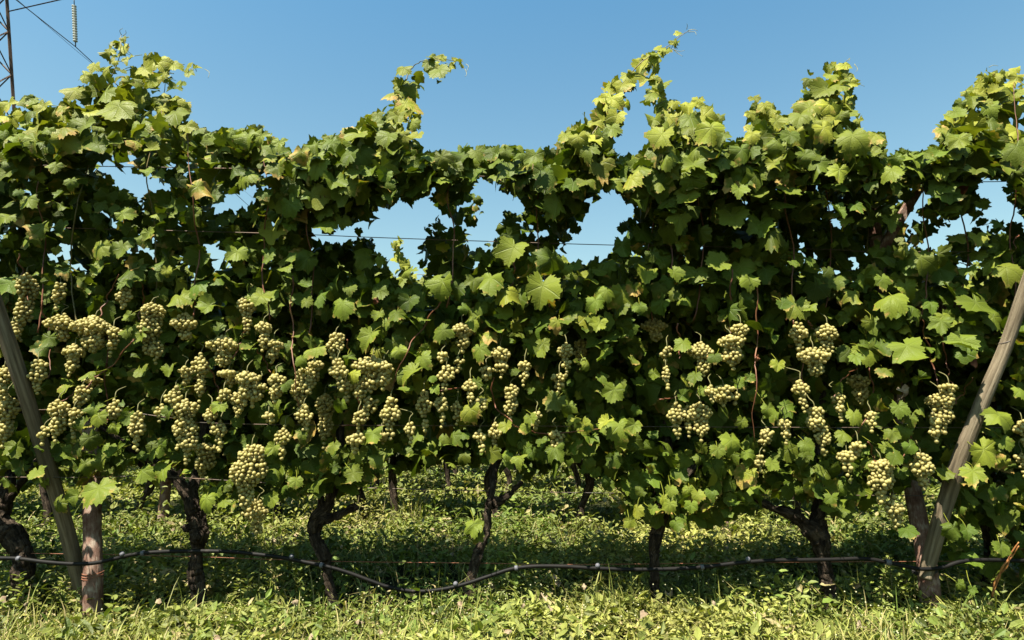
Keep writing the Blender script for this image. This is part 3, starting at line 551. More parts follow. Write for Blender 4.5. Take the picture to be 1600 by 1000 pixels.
CANES = {  # px paths
 0: [[(28, 395), (35, 430), (44, 470)], [(62, 470), (78, 520), (76, 590)], [(105, 590), (120, 570), (140, 500)], [(95, 630), (128, 605)], [(125, 530), (110, 420), (120, 330), (140, 240), (165, 150), (186, 80), (191, 56)], [(60, 520), (70, 400), (60, 290), (70, 190)]],
 1: [[(155, 495), (168, 465), (185, 430)], [(125, 612), (175, 570), (205, 535), (214, 528)], [(215, 500), (225, 470), (220, 440)], [(325, 565), (340, 605), (345, 620)], [(365, 560), (378, 530), (385, 505)], [(168, 520), (165, 640), (168, 660)], [(240, 480), (245, 380), (230, 280), (250, 190), (262, 105)], [(300, 500), (310, 400), (300, 300), (290, 200)]],
 2: [[(457, 430), (456, 500), (460, 580), (466, 640)], [(540, 530), (550, 560), (556, 590)], [(400, 545), (415, 565), (425, 590)], [(560, 620), (566, 650), (580, 655)], [(535, 665), (570, 663)], [(480, 540), (490, 440), (480, 340), (490, 240)], [(545, 300), (580, 255), (610, 225), (628, 170), (640, 110), (672, 92), (715, 96)], [(420, 500), (410, 400), (420, 300), (405, 220)]],
 3: [[(690, 468), (665, 505), (635, 550), (610, 610)], [(780, 480), (782, 520), (775, 545)], [(770, 590), (772, 630), (800, 660), (812, 672)], [(805, 405), (800, 440), (790, 470)], [(690, 610), (720, 605), (750, 595)], [(700, 480), (710, 380), (700, 300), (715, 240)], [(860, 480), (840, 380), (840, 300), (830, 250)]],
 4: [[(822, 672), (850, 678), (890, 675), (938, 670)], [(1030, 624), (1060, 620), (1080, 610)], [(1058, 505), (1062, 540), (1062, 560)], [(1020, 500), (1010, 400), (1030, 320), (1043, 240), (1035, 170), (1028, 125)], [(850, 330), (870, 280), (915, 225), (925, 210), (955, 160), (1005, 95), (1045, 70), (1078, 48)], [(1048, 430), (1050, 350), (1046, 320)], [(1085, 500), (1100, 380), (1090, 290), (1100, 200)], [(1143, 420), (1140, 500), (1138, 560)]],
 5: [[(1182, 440), (1183, 520), (1180, 600), (1176, 690)], [(1262, 500), (1270, 515)], [(1300, 630), (1320, 590), (1340, 575)], [(1360, 575), (1362, 620), (1350, 660), (1330, 685)], [(1354, 315), (1355, 370), (1363, 420), (1360, 480), (1356, 540)], [(1358, 690), (1365, 715), (1370, 722)], [(1230, 500), (1240, 400), (1225, 300), (1240, 220)], [(1290, 480), (1300, 380), (1290, 290), (1300, 210), (1320, 165), (1322, 105)], [(1408, 725), (1420, 690), (1422, 660)], [(1240, 500), (1252, 560), (1255, 620)]],
 6: [[(1470, 520), (1480, 570), (1485, 600)], [(1600, 450), (1590, 370), (1585, 390)], [(1480, 640), (1500, 620), (1520, 590)], [(1500, 500), (1510, 400), (1500, 300), (1512, 205), (1535, 160), (1555, 115)], [(1590, 500), (1580, 380), (1590, 250), (1585, 130)], [(1548, 430), (1552, 405), (1560, 395)], [(1440, 500), (1450, 400), (1440, 300), (1445, 250)], [(1470, 620), (1455, 560), (1440, 500)]]}
TENDRILS = [(0, [(190, 55), (187, 48), (192, 44)]), (0, [(192, 56), (197, 52), (196, 47)]), (1, [(320, 108), (327, 113), (325, 122)]), (1, [(293, 112), (290, 118), (297, 120)]), (2, [(728, 100), (732, 104), (729, 112)]), (2, [(727, 108), (729, 115), (727, 120)]),
 (4, [(1075, 48), (1083, 46), (1090, 48)]), (4, [(1075, 50), (1086, 50), (1088, 55)]), (4, [(1073, 46), (1074, 40), (1073, 37)]), (4, [(1050, 76), (1060, 80), (1070, 79)]), (4, [(1052, 77), (1060, 84), (1067, 88)]), (5, [(1330, 122), (1340, 130), (1351, 135)]), (5, [(1322, 96), (1328, 91), (1326, 95)]), (5, [(1335, 100), (1340, 108), (1337, 112)]), (6, [(1545, 105), (1552, 102), (1560, 103)])]

vines = []
for i in range(len(VX)):
    bx, by = TR[i][0][1][0], TR[i][0][1][1]
    base = P(TR[i][0][0][0], 950, ROW[0]); base[2] = 0
    v = thing('grapevine', base, VLABEL[i], 'grapevine', 'grapevines of the front row'); vines.append(v)
    mb = MB(); d0 = TR[i][0]
    for bi, br_ in enumerate(TR[i]):
        pts = [P(x, y, ROW[0] + o + (0.12 if y < 740 else 0)) for x, y, r_, o in br_]
        if bi == 0: pts = [np.array([pts[0][0], pts[0][1], -0.06])] + pts
        rad = [r_ * 0.80 * 3.31 / FPX for x, y, r_, o in br_]
        if bi == 0: rad = [rad[0] * 1.2] + rad
        path = smooth_path(pts, 110 if bi == 0 else 44)
        path = path + np.random.default_rng(i * 7 + bi).normal(0, 0.0022, path.shape)
        rr = np.interp(np.linspace(0, 1, len(path)), np.linspace(0, 1, len(rad)), rad)
        mb.tube(path, rr, ns=26, rough=0.20, twist=14, seed=i * 10 + bi)
    mb.build('trunk', M_BARK, v)
    for ci, c in enumerate(CANES[i]):
        long = len(c) > 4
        dd = (-0.12 if c[-1][1] < 200 else rng.uniform(0.0, 0.12)) if long else rng.uniform(-0.30, -0.2)
        pts = [P(x, y, ROW[0] + dd + (0.06 * math.sin(k * 2.1) if k else 0)) for k, (x, y) in enumerate(c)]
        pth = smooth_path(pts, 8 * len(c)); wv = np.linspace(0, 9, len(pth)); pth = pth + np.column_stack([np.sin(wv * 2.3 + ci), np.cos(wv * 1.7), np.zeros(len(pth))]) * 0.006 + rng.normal(0, .0012, pth.shape)
        cb = MB().tube(pth, [0.0036, 0.0032, 0.0015], ns=7, rough=0.08, seed=ci)
        green = long and ci % 2 == 0
        if long and c[-1][1] < 200:
            for q_ in smooth_path(c, 60):
                if q_[1] < 235 and rng.random() < 0.5:
                    s_ = rng.uniform(16, 30) * float(np.interp(q_[1], [50, 150], [0.65, 1.1])); x_, y_ = q_ + rng.normal(0, 7, 2)
                    if in_mask(x_, y_): a_ = rng.normal(0, .7); front_leaves[i]['hi'].append((P(x_, y_, ROW[0] - overhang(y_) + rng.uniform(-.03, .08)), np.array([0, -1, .2]) + sun_dir * .5 + rng.normal(0, .35, 3), np.array([-math.sin(a_), 0, -math.cos(a_)]), s_ * 3.1 / FPX, tint_of('y' if rng.random() < .75 else 'g', y_)))
        cb.build('cane', M_GCANE if (green or c[0] == (1354, 315) or c[0] == (780, 480)) else M_CANE, v)
    # leaf stalks, grown into the foliage mesh
    sb = MB()
    for (p, n, tip, sz, tt) in front_leaves[i]['hi']:
        nn = n / np.linalg.norm(n); t_ = tip - nn * np.dot(tip, nn); t_ /= np.linalg.norm(t_)
        a = p - t_ * sz * 0.18 - nn * 0.003; b = a - t_ * rng.uniform(0.02, 0.07) + np.array([rng.normal(0, .02), rng.uniform(0.03, 0.10), rng.uniform(-0.01, 0.02)])
        px_, py_ = proj(b)
        if in_mask(px_, py_) or py_ > 500:
            sb.tube(smooth_path([a, (a + b) / 2 + rng.normal(0, .006, 3), b], 5), 0.0016, ns=4)
    foliage(front_leaves[i]['hi'], front_leaves[i]['mid'], v, stalks=sb)
for vi, pts in TENDRILS:
    q = smooth_path([P(x, y, ROW[0] - 0.15 - 0.01 * k) for k, (x, y) in enumerate(pts)], 10)
    MB().tube(q, [0.0018, 0.0008], ns=5).build('tendril', M_TEND, vines[vi])
for bi, (x, y0, y1, wd) in enumerate(BUN):
    v = vines[vine_of(x)]
    shade = (int(x), int(y0)) in ((508, 612), (908, 528), (1022, 495), (148, 585), (320, 690), (1340, 583), (403, 778))
    Yd = ROW[0] + (-0.05 if shade else -overhang(min(y0, 720)) + rng.uniform(-0.02, 0.06))
    top = P(x, y0, Yd); bot = P(x, y1, Yd); L = (top[2] - bot[2]); W = wd * Yd / FPX
    vloc = np.array(v.location)
    bV, bT, bA = berries((0, 0, 0), max(L * 1.12, 0.03), max(W * 1.06, 0.044), br=rng.uniform(0.0096, 0.0106), seed=bi, lean=(rng.normal(0, .008), rng.normal(0, .01)))
    o = mesh_obj('grape_bunch', bV, bT, M_GRAPE, None, True, {'tint': bA}); o.parent = v; o.location = tuple(top - vloc)
    st = MB().tube(smooth_path([(0, 0, -L * .5), (0, 0, 0.005), (rng.normal(0, .01), 0.02, 0.03), (rng.normal(0, .02), 0.05, 0.05)], 10), 0.0022, ns=5)
    s_ = st.build('stem', M_GSTEM); s_.parent = o

# dead leaf hanging in the canopy near the right
def dead_leaf(x, y, s, Yd, m, v):
    L = Leaves(); L.add(leaf_batch(MID[1], np.array([P(x, y, Yd)]), np.array([[0.3, -1, .2]]), np.array([[0.2, 0, -1.0]]), np.array([s * Yd / FPX]), np.array([[1., 0, 0]]), curl=2.6))
    o = L.build('dead_leaf', m, v); o['label'] = 'dry curled brown leaf'
dead_leaf(1516, 292, 24, 3.0, M_DRY, vines[6]); dead_leaf(1413, 614, 22, 3.0, M_PALE, vines[5]); dead_leaf(1527, 566, 22, 3.05, M_DRY, vines[6])
dead_leaf(588, 470, 10, 3.0, M_DRY, vines[2]); dead_leaf(1183, 560, 10, 3.0, M_DRY, vines[5]); dead_leaf(504, 314, 12, 2.95, M_DRY, vines[2])

# ------------------------------------------------------------------ posts and braces
def post(name, pts, rads, m, label, cat, ns=22, rough=0.035, group=None, parent=None, seed=0, part='post'):
    path = smooth_path(pts, 44)
    mb = MB().tube(path, rads, ns=ns, rough=rough, seed=seed)
    # flat sawn ends
    return mb
k = 3.31 / FPX
b0 = P(145, 962, 3.27); b0[2] = 0
lp = thing('round_post', b0, 'round reddish peeling wooden post standing upright right of the leaning brace', 'post')
post('p', [np.array([b0[0], 3.27, -.05]), P(145, 900, 3.27), P(144, 800, 3.33), P(142, 720, 3.40), P(141, 655, 3.44)], [13.2 * k, 13.4 * k, 12.6 * k, 12 * k, 11.5 * k], M_RED, '', '', seed=3).build('shaft', M_RED, lp)
mb = MB()
for z in (0.155, 0.165, 0.178):
    th = np.linspace(0, 6.283, 25); c = P(145, 900, 3.27)
    mb.tube(np.column_stack([c[0] + np.cos(th) * 13.9 * k, 3.27 + np.sin(th) * 13.9 * k, np.full(25, z) + 0.006 * np.sin(th)]), 0.0018, ns=5)
mb.build('wire_tie', M_RWIRE, lp)
bb = P(133, 925, 3.36)
lb = thing('leaning_brace', (bb[0], bb[1], 0), 'dark grey weathered timber brace leaning outward to the left, behind the round reddish post', 'brace')
post('p', [np.array([bb[0] + .03, 3.37, -.04]), P(128, 925, 3.36), P(102, 820, 3.26), P(66, 700, 3.12), P(30, 585, 2.98), P(-14, 455, 2.84), P(-45, 370, 2.76)], [9.8 * k, 10.2 * k, 10.2 * k, 10 * k, 9.8 * k, 9.4 * k, 9 * k], M_POST, '', '', seed=4).build('pole', M_POST, lb)
c = P(119, 916, 3.36); th = np.linspace(0, 6.283, 25)
MB().tube(np.column_stack([c[0] + np.cos(th) * 12.6 * k, 3.36 + np.sin(th) * 12.6 * k, c[2] + 0.004 * np.cos(th)]), 0.002, ns=5).build('wire_tie', M_WIRE, lb)
rb0 = P(1452, 945, 3.28)
rp = thing('line_post', (rb0[0], rb0[1], 0), 'peeling pinkish wooden post standing behind the foot of the pale leaning brace', 'post')
post('p', [np.array([rb0[0], 3.28, -.05]), P(1453, 930, 3.28), P(1446, 870, 3.33), P(1431, 790, 3.44), P(1415, 700, 3.54), P(1390, 540, 3.56), P(1371, 400, 3.46), P(1361, 300, 3.42)], [15 * k, 14 * k, 13 * k, 13 * k, 12 * k, 11 * k, 11 * k, 10 * k], M_RED, '', '', seed=6).build('shaft', M_RED, rp)
def plank(mb, a, b, w_, t_):
    a, b = np.asarray(a, float), np.asarray(b, float); d = b - a; d /= np.linalg.norm(d); n = np.array([0, 1.0, 0]); s = np.cross(d, n); s /= np.linalg.norm(s); n = np.cross(s, d)
    v = [c + s * i * w_ / 2 + n * j * t_ / 2 for c in (a, b) for i, j in ((-1, -1), (1, -1), (1, 1), (-1, 1))]
    mb.add(v, at=np.array(v), q=[(0, 1, 2, 3), (7, 6, 5, 4), (0, 4, 5, 1), (1, 5, 6, 2), (2, 6, 7, 3), (3, 7, 4, 0)])
mb = MB(); plank(mb, P(1372, 400, 3.38), P(1444, 280, 3.30), 0.045, 0.03); mb.build('strut', M_RED, rp, smooth=False)
mb = MB(); plank(mb, P(1385, 470, 3.37), P(1502, 481, 3.20), 0.05, 0.03); mb.build('cross_arm', M_RED, rp, smooth=False)
mb = MB()
for z in (-.004, .004):
    c = P(1449, 893, 3.25); mb.tube(np.column_stack([c[0] + np.cos(th) * 15.5 * k, 3.27 + np.sin(th) * 15.5 * k, c[2] + z + 0.01 * np.cos(th)]), 0.0045, ns=6)
mb.build('rubber_tie', M_RING, rp)
rb = P(1446, 895, 3.18)
rr_ = thing('leaning_brace', (rb[0], rb[1], 0), 'pale sunlit weathered timber brace leaning outward to the right in front of the leaves', 'brace')
post('p', [P(1446, 905, 3.20), P(1450, 885, 3.20), P(1470, 810, 3.14), P(1497, 725, 3.06), P(1534, 630, 2.98), P(1572, 540, 2.92), P(1601, 455, 2.86), P(1640, 340, 2.8)], [8.6 * k, 9.8 * k, 11 * k, 10.4 * k, 9.2 * k, 8.4 * k, 8.1 * k, 8 * k], M_POST, '', '', seed=5).build('pole', M_POST, rr_)
c = P(1573, 533, 2.92)
MB().tube(np.column_stack([c[0] + np.cos(th) * 9.0 * k, 2.92 + np.sin(th) * 9.0 * k, c[2] + 0.012 * np.cos(th)]), 0.003, ns=5).build('wire_tie', M_WIRE, rr_)

# ------------------------------------------------------------------ hose and wires
hp = [(-150, 866), (-60, 870), (0, 872), (30, 873), (70, 878), (110, 881), (145, 880), (175, 874), (210, 866), (255, 862), (305, 861), (360, 862), (400, 866), (440, 871), (475, 878), (510, 885), (545, 895), (580, 908), (610, 918), (650, 924), (690, 921), (725, 913), (765, 900), (800, 889), (835, 885), (880, 885), (930, 888), (990, 890), (1050, 889), (1100, 886), (1150, 880), (1200, 876), (1260, 875), (1310, 874), (1350, 873), (1385, 878), (1410, 884), (1440, 889), (1470, 887), (1500, 878), (1530, 875), (1600, 876), (1700, 878), (1780, 878)]
HY = 3.17
h0 = P(800, 889, HY)
hose = thing('irrigation_hose', (h0[0], h0[1], 0), 'black plastic drip irrigation hose running along the foot of the row, sagging in the middle', 'hose')
hpts = smooth_path([P(x, y, HY) for x, y in hp], 420)
MB().tube(hpts, 0.0090, ns=10, rough=0.02).build('tube', M_HOSE, hose)
for x, y, knd in ((30, 873, 'c'), (190, 866, 'd'), (221, 865, 'c'), (457, 868, 'd'), (712, 908, 'd'), (932, 884, 'd'), (1098, 884, 'c'), (1170, 875, 'd'), (1387, 878, 'j'), (805, 888, 'c'), (504, 884, 'c')):
    mb = MB(); p = P(x, y, HY); q = P(x + 8, y, HY)
    i = int(np.argmin(np.abs(hpts[:, 0] - p[0]))); a = hpts[max(0, i - 1)]; b = hpts[min(len(hpts) - 1, i + 1)]; d = (b - a) / np.linalg.norm(b - a); cc = hpts[i]
    if knd == 'd':
        e = cc + np.array([0, -0.003, 0.012]); mb.tube([e + [0, 0.004, -.004], e + [0, -0.002, 0.002], e + [0, -0.008, .008]], [0.0115, 0.0115, 0.008], ns=14)
        nm = 'drip_emitter'
    elif knd == 'c': mb.tube([cc - d * .008, cc - d * .003, cc + d * .003, cc + d * .008], [0.0114, 0.0126, 0.0126, 0.0114], ns=14); nm = 'clip'
    else: mb.tube([cc - d * .012, cc, cc + d * .012], [0.0125, 0.0145, 0.0125], ns=14); nm = 'coupling'
    mb.build(nm, M_CLIP, hose)
def wire(pts, r_, m, label, loc_i=0):
    p = smooth_path(pts, 60); o = thing('trellis_wire', p[loc_i], label, 'wire', 'trellis wires')
    MB().tube(p, r_, ns=6).build('strand', m, o)
Y1 = ROW[0]
wire([P(-150, 350, Y1), P(400, 364, Y1), P(585, 371, Y1), P(760, 377, Y1), P(960, 383, Y1), P(1050, 384, Y1), P(1300, 390, Y1), P(1360, 393, Y1), P(1600, 394, Y1), P(1750, 395, Y1)], 0.0022, M_WIRE, 'thin dark trellis wire crossing the sky gaps in the middle of the front row')
wire([P(-150, 255, Y1 - .12), P(400, 264, Y1 - .2), P(480, 268, Y1 - .3), P(560, 271, Y1 - .3), P(900, 278, Y1 - .12), P(1500, 284, Y1 - .12), P(1600, 281, Y1 - .12), P(1750, 280, Y1 - .12)], 0.0022, M_WIRE, 'upper trellis wire running just under the top leaves of the front row')
wire([P(-150, 744, Y1 - .1), P(115, 746, Y1 - .16), P(250, 745, Y1 - .1), P(520, 760, Y1), P(800, 768, Y1), P(1100, 772, Y1), P(1500, 775, Y1), P(1750, 776, Y1)], 0.0020, M_WIRE, 'low trellis wire passing behind the big lit leaf left of the knobbly trunk')
wire([P(-150, 862, Y1), P(140, 866, Y1), P(310, 870, Y1), P(520, 877, Y1), P(760, 880, Y1), P(900, 882, Y1), P(1300, 878, Y1), P(1750, 876, Y1)], 0.0016, M_RWIRE, 'thin rust red wire just above the black hose')
wire([P(-150, 645, Y1), P(130, 640, Y1 - .22), P(260, 652, Y1 - .26), P(310, 660, Y1 - .1), P(480, 664, Y1), P(900, 666, Y1), P(1300, 668, Y1), P(1750, 668, Y1)], 0.0018, M_WIRE, 'rusty fruiting wire among the grape bunches of the front row')
wire([P(-100, 480, 5.84), P(300, 470, 5.84), P(640, 430, 5.84), P(900, 432, 5.84), P(1700, 440, 5.84)], 0.0025, M_WIRE, 'wire of the second row, seen under the yellow shoot in the sky gap')

# ------------------------------------------------------------------ rows behind
def back_vine(seed, dens=260, lod=MID, width=1.0, topz=2.2, bunches=4, shoot=False):
    """one generic vine at the origin, returns list of (name, mesh-object)"""
    r_ = np.random.default_rng(seed)
    v = thing('grapevine', (0, 0, 0), None, 'grapevine', None)
    path = [(0, 0, -.05), (r_.normal(0, .02), 0, .15), (r_.normal(0, .04), r_.normal(0, .02), .38), (r_.normal(0, .05), 0, .62), (r_.normal(0, .05), 0, .95), (r_.normal(0, .06), 0, 1.4)]
    mb = MB().tube(smooth_path(path, 34), [.045, .032, .038, .030, .022, .014], ns=10, rough=.16, seed=seed)
    s = r_.choice([-1, 1]); mb.tube(smooth_path([path[3], (s * .15, 0, .72), (s * .38, 0, .80)], 12), [.022, .012], ns=8, rough=.15, seed=seed + 1)
    mb.build('trunk', M_BARK, v)
    L = Leaves(); items = []
    ph = r_.uniform(0, 6.28, 4)
    for _ in range(dens):
        x = r_.normal(0, width * .36); x = max(-width * .75, min(width * .75, x))
        tz = topz + 0.10 * math.sin(7 * x + ph[0]) + 0.06 * math.sin(17 * x + ph[1]); lz = 0.68 + 0.09 * math.sin(6 * x + ph[2]) + .05 * math.sin(19 * x + ph[3])
        z = r_.uniform(lz, tz) if r_.random() < .92 else r_.uniform(lz - .15, lz)
        y = r_.uniform(-.30, .30) * (1 if z > 1.0 else .8)
        n = np.array([0, -0.6, 0.3]) + sun_dir * .5 + r_.normal(0, .45, 3); a = r_.normal(0, .6)
        ye = np.clip(r_.normal(.16, .12) + (0.25 if z > tz - .2 else 0), 0, 1)
        items.append(((x, y, z), n, (-math.sin(a), r_.normal(0, .3), -math.cos(a)), r_.uniform(.10, .19), (np.clip(r_.normal(1, .14), .7, 1.4), ye, np.clip(r_.normal(.05, .12), 0, 1))))
    if shoot:
        for q in range(34):
            u = q / 33; items.append(((0.02 + .05 * math.sin(5 * u) + r_.normal(0, .05 * (1.1 - u)), -.1 + r_.normal(0, .03), topz - .25 + .60 * u), np.array([0, -.7, .4]) + r_.normal(0, .4, 3), (r_.normal(0, .5), 0, -1), .15 - .07 * u, (1.1, .85, .4)))
    idx = r_.integers(0, len(lod), len(items))
    for kk in range(len(lod)):
        sel = [items[i] for i in range(len(items)) if idx[i] == kk]
        L.add(leaf_batch(lod[kk], *[np.array([e[j] for e in sel], float) for j in range(5)], r_=r_))
    L.build('foliage', M_LEAF, v)
    for b_ in range(bunches):
        t_ = (r_.uniform(-.4, .4), r_.uniform(-.34, -.25), r_.uniform(.95, 1.25))
        bV, bT, bA = berries((0, 0, 0), r_.uniform(.12, .2), r_.uniform(.07, .10), br=.011, seed=seed * 9 + b_)
        o = mesh_obj('grape_bunch', bV, bT, M_GRAPE, None, True, {'tint': bA}); o.parent = v; o.location = t_
    return v
def copy_thing(src, loc, rz=0, sc=1.0):
    c_ = src.copy(); C.objects.link(c_); c_.location = loc; c_.rotation_euler = (0, 0, rz); c_.scale = (sc, sc, sc)
    for ch in src.children:
        d = ch.copy(); C.objects.link(d); d.parent = c_
    return c_
protoA = [back_vine(100 + i, 540, MID, 1.0, 2.20, 4) for i in range(3)] + [back_vine(111, 500, MID, 1.0, 2.18, 3, shoot=True)]
row2 = [(-85, 0, 'second row vine glimpsed left of the dark leaning brace'), (75, 1, 'second row vine behind the leaning timber brace'), (216, 2, 'second row vine with slim dark trunk between the two reddish posts'),
 (330, 0, 'second row vine hidden right behind the knobbly front trunk'), (436, 1, 'second row vine, thin trunk below hanging grapes left of the S-shaped trunk'), (567, 1, 'second row vine with dark trunk just right of the cut stub arm'),
 (617, 3, 'second row vine with the darkest trunk, beside the open grassy gap, yellow shoot on top'), (775, 1, 'second row vine behind the thin jointed trunk'), (905, 2, 'second row vine, lone brown trunk between thin jointed and forked front vines'),
 (1045, 0, 'second row vine behind the forked dark front trunk'), (1160, 3, 'second row vine beside the peeling stake'), (1251, 1, 'second row vine with a pale trunk above the bent peeling arm'), (1400, 0, 'second row vine behind the hanging grapes left of the pale brace'),
 (1510, 2, 'second row vine seen just right of the pale leaning brace'), (1640, 1, 'second row vine at the right edge, mostly out of view')]
used = set()
for j, (px, kx, lab) in enumerate(row2):
    p = P(px, 820, ROW[1]); loc = (float(p[0]), ROW[1] + float(rng.normal(0, .03)), 0.0)
    if kx not in used: o = protoA[kx]; o.location = loc; used.add(kx)
    else: o = copy_thing(protoA[kx], loc, rng.choice([0, 0.12, -0.12]), float(rng.uniform(.96, 1.04)))
    o['label'] = lab; o['group'] = 'grapevines of the second row'
protoB = [back_vine(200 + i, 380, LO, 1.15, 2.15, 0) for i in range(3)]
for rI, (Yr, n, step, gname, lab) in enumerate(((ROW[2], 17, 0.86, 'grapevines of the third row', 'vine of the third row, a trunk and leaves glimpsed through the rows in front'), (ROW[3], 19, 0.98, 'grapevines of the fourth row', 'vine of the fourth row, leaves barely glimpsed through the rows in front'))):
    for j in range(n):
        x = (j - (n - 1) / 2) * step + float(rng.normal(0, .06)); kx = int(rng.integers(0, 3))
        if rI == 0 and j < 3: o = protoB[j]; o.location = (x, Yr, 0)
        else: o = copy_thing(protoB[kx], (x, Yr + float(rng.normal(0, .04)), 0), rng.choice([0, .15, -.15]), float(rng.uniform(.96, 1.05)))
        o['label'] = lab; o['group'] = gname
def small_post(px, Yr, h_, r_, label, m=M_RED, seed=1, lean=0.0):
    p = P(px, 820, Yr); o = thing('trellis_post', (p[0], Yr - .02, 0), label, 'post', None)
    MB().tube(smooth_path([(p[0], Yr - .02, -.05), (p[0] + lean * .5, Yr - .02, h_ / 2), (p[0] + lean, Yr - .02, h_)], 24), [r_, r_ * .9], ns=16, rough=.05, seed=seed).build('shaft', m, o)
    return o
small_post(256, ROW[1], 2.1, .045, 'reddish round post of the second row, just left of the knobbly front trunk')
small_post(1140, ROW[1], 2.0, .042, 'pinkish peeling post of the second row, right of the forked front trunk', seed=2)
small_post(962, ROW[2], 1.9, .05, 'small far trellis post of the third row, left of the forked front trunk', seed=3)

# ------------------------------------------------------------------ pylon, insulator, conductors
PD = 34.0
zt = P(0, 0, PD)[2]; zb = P(0, 150, PD)[2]; cx = P(-36, 0, PD)[0]
hw = lambda z: 1.0 + (zt - z) * 0.62 / (zt - zb)
py_ = thing('power_pylon', (cx, PD, 0), 'tall rusty brown lattice steel power pylon cut off at the top left corner', 'pylon')
ZT = zt + 5
def bar(mb, a, b, w_):
    a, b = np.asarray(a, float), np.asarray(b, float); mb.tube([a, b], w_, ns=4)
for sx in (-1, 1):
    for sy in (-1, 1):
        mb = MB(); bar(mb, (cx + sx * hw(0), PD + sy * hw(0), -.2), (cx + sx * hw(ZT), PD + sy * hw(ZT), ZT), .11); mb.build('leg', M_STEEL, py_, smooth=False)
mb = MB(); z = ZT; lev = [ZT]
while z > 0.5: z -= hw(z) * 2.3; lev.append(max(z, 0))
for za, zb_ in zip(lev[:-1], lev[1:]):
    a, b = hw(za), hw(zb_)
    for s in (-1, 1):
        bar(mb, (cx - a, PD + s * a, za), (cx + b, PD + s * b, zb_), .045); bar(mb, (cx + a, PD + s * a, za), (cx - b, PD + s * b, zb_), .045)
        bar(mb, (cx + s * a, PD - a, za), (cx + s * b, PD + b, zb_), .045); bar(mb, (cx + s * a, PD + a, za), (cx + s * b, PD - b, zb_), .045)
mb.build('lattice', M_STEEL, py_, smooth=False)
mb = MB(); ins = P(115, 0, PD)
for s in (-1, 1):
    bar(mb, (cx + hw(zt), PD + s * hw(zt), zt - .05), (ins[0], PD, zt + .22), .045); bar(mb, (cx + hw(zt), PD + s * hw(zt), zt + 1.5), (ins[0], PD, zt + .25), .04)
for q in range(1, 6):
    u = q / 6; x_ = cx + hw(zt) + (ins[0] - cx - hw(zt)) * u; bar(mb, (x_, PD - hw(zt) * (1 - u), zt + .1 + .2 * u), (x_, PD + hw(zt) * (1 - u), zt + 1.45 - 1.2 * u), .035)
mb.build('crossarm', M_STEEL, py_, smooth=False)
it = P(116, 8, PD); ib = P(118, 66, PD); e = P(118, 73, PD)
io = thing('insulator_string', tuple(e), 'vertical string of pale glazed insulator discs hanging beside the pylon', 'insulator')
MB().tube([np.array([ins[0], PD, zt + .22]), it], .025, ns=6).build('hanger', M_COND, io)
mb = MB(); nd = 15
for q in range(nd):
    u0 = it + (ib - it) * q / nd; h = (ib - it)[2] / nd
    mb.tube([u0, u0 + [0, 0, h * .25], u0 + [0, 0, h * .3], u0 + [0, 0, h * .62], u0 + [0, 0, h * .95]], [.04, .06, .125, .125, .04], ns=12)
mb.build('disc_stack', M_GLASS, io, smooth=False)
MB().tube([ib, e], .03, ns=6).build('clamp', M_COND, io)
def conductor(p0, r_, label, sag=1.0, ys=(-30, 300)):
    o = thing('power_line', tuple(p0), label, 'cable')
    pts = []
    for y in np.linspace(0, 1, 80):
        Y = PD + (ys[1] - PD) * y ** 1.6; s = Y - PD
        pts.append((p0[0], Y, p0[2] - sag * (s * 0.05 - s * s * 0.05 / 260)))
    near = []
    for y in np.linspace(1, 0.03, 40):
        Y = PD - (PD - ys[0]) * y; s = PD - Y; near.append((p0[0], Y, p0[2] - sag * (s * 0.05 - s * s * 0.05 / 260)))
    MB().tube(np.array(near + pts), r_, ns=6).build('strand', M_COND, o)
conductor(e, .024, 'dark power cable held by the bottom of the insulator string', sag=.9)
conductor(P(112, 73, PD) + np.array([0, 0, 0.0]), .010, 'thinner faint power cable passing just behind the insulator string', sag=-.2)

# ------------------------------------------------------------------ ground, weeds, grass
def gh(x, y):
    return 0.022 * np.sin(1.7 * x + 0.6 * y) + 0.018 * np.sin(3.9 * x - 2.3 * y + 1) + 0.012 * np.sin(9 * x + 7 * y) * np.sin(5 * y - 3 * x)
gxs = np.concatenate([np.linspace(-400, -14, 30), np.linspace(-13.5, 13.5, 200), np.linspace(14, 400, 30)])
gys = np.concatenate([np.linspace(-60, -1, 12), np.linspace(-0.5, 14, 130), np.linspace(15, 900, 40)])
A, Bm = np.meshgrid(gxs, gys)
near = (np.abs(A) < 13.6) & (Bm > -.6) & (Bm < 14.1)
gz = np.where(near, gh(A, Bm), 0.0) - 0.02
nX = len(gxs); q = [(j * nX + i, j * nX + i + 1, (j + 1) * nX + i + 1, (j + 1) * nX + i) for j in range(len(gys) - 1) for i in range(nX - 1)]
g = mesh_obj('ground', np.column_stack([A.ravel(), Bm.ravel(), gz.ravel()]), np.array(q), M_SOIL)
tag(g, 'dark soil ground under the weeds and grass', 'ground', kind='structure')

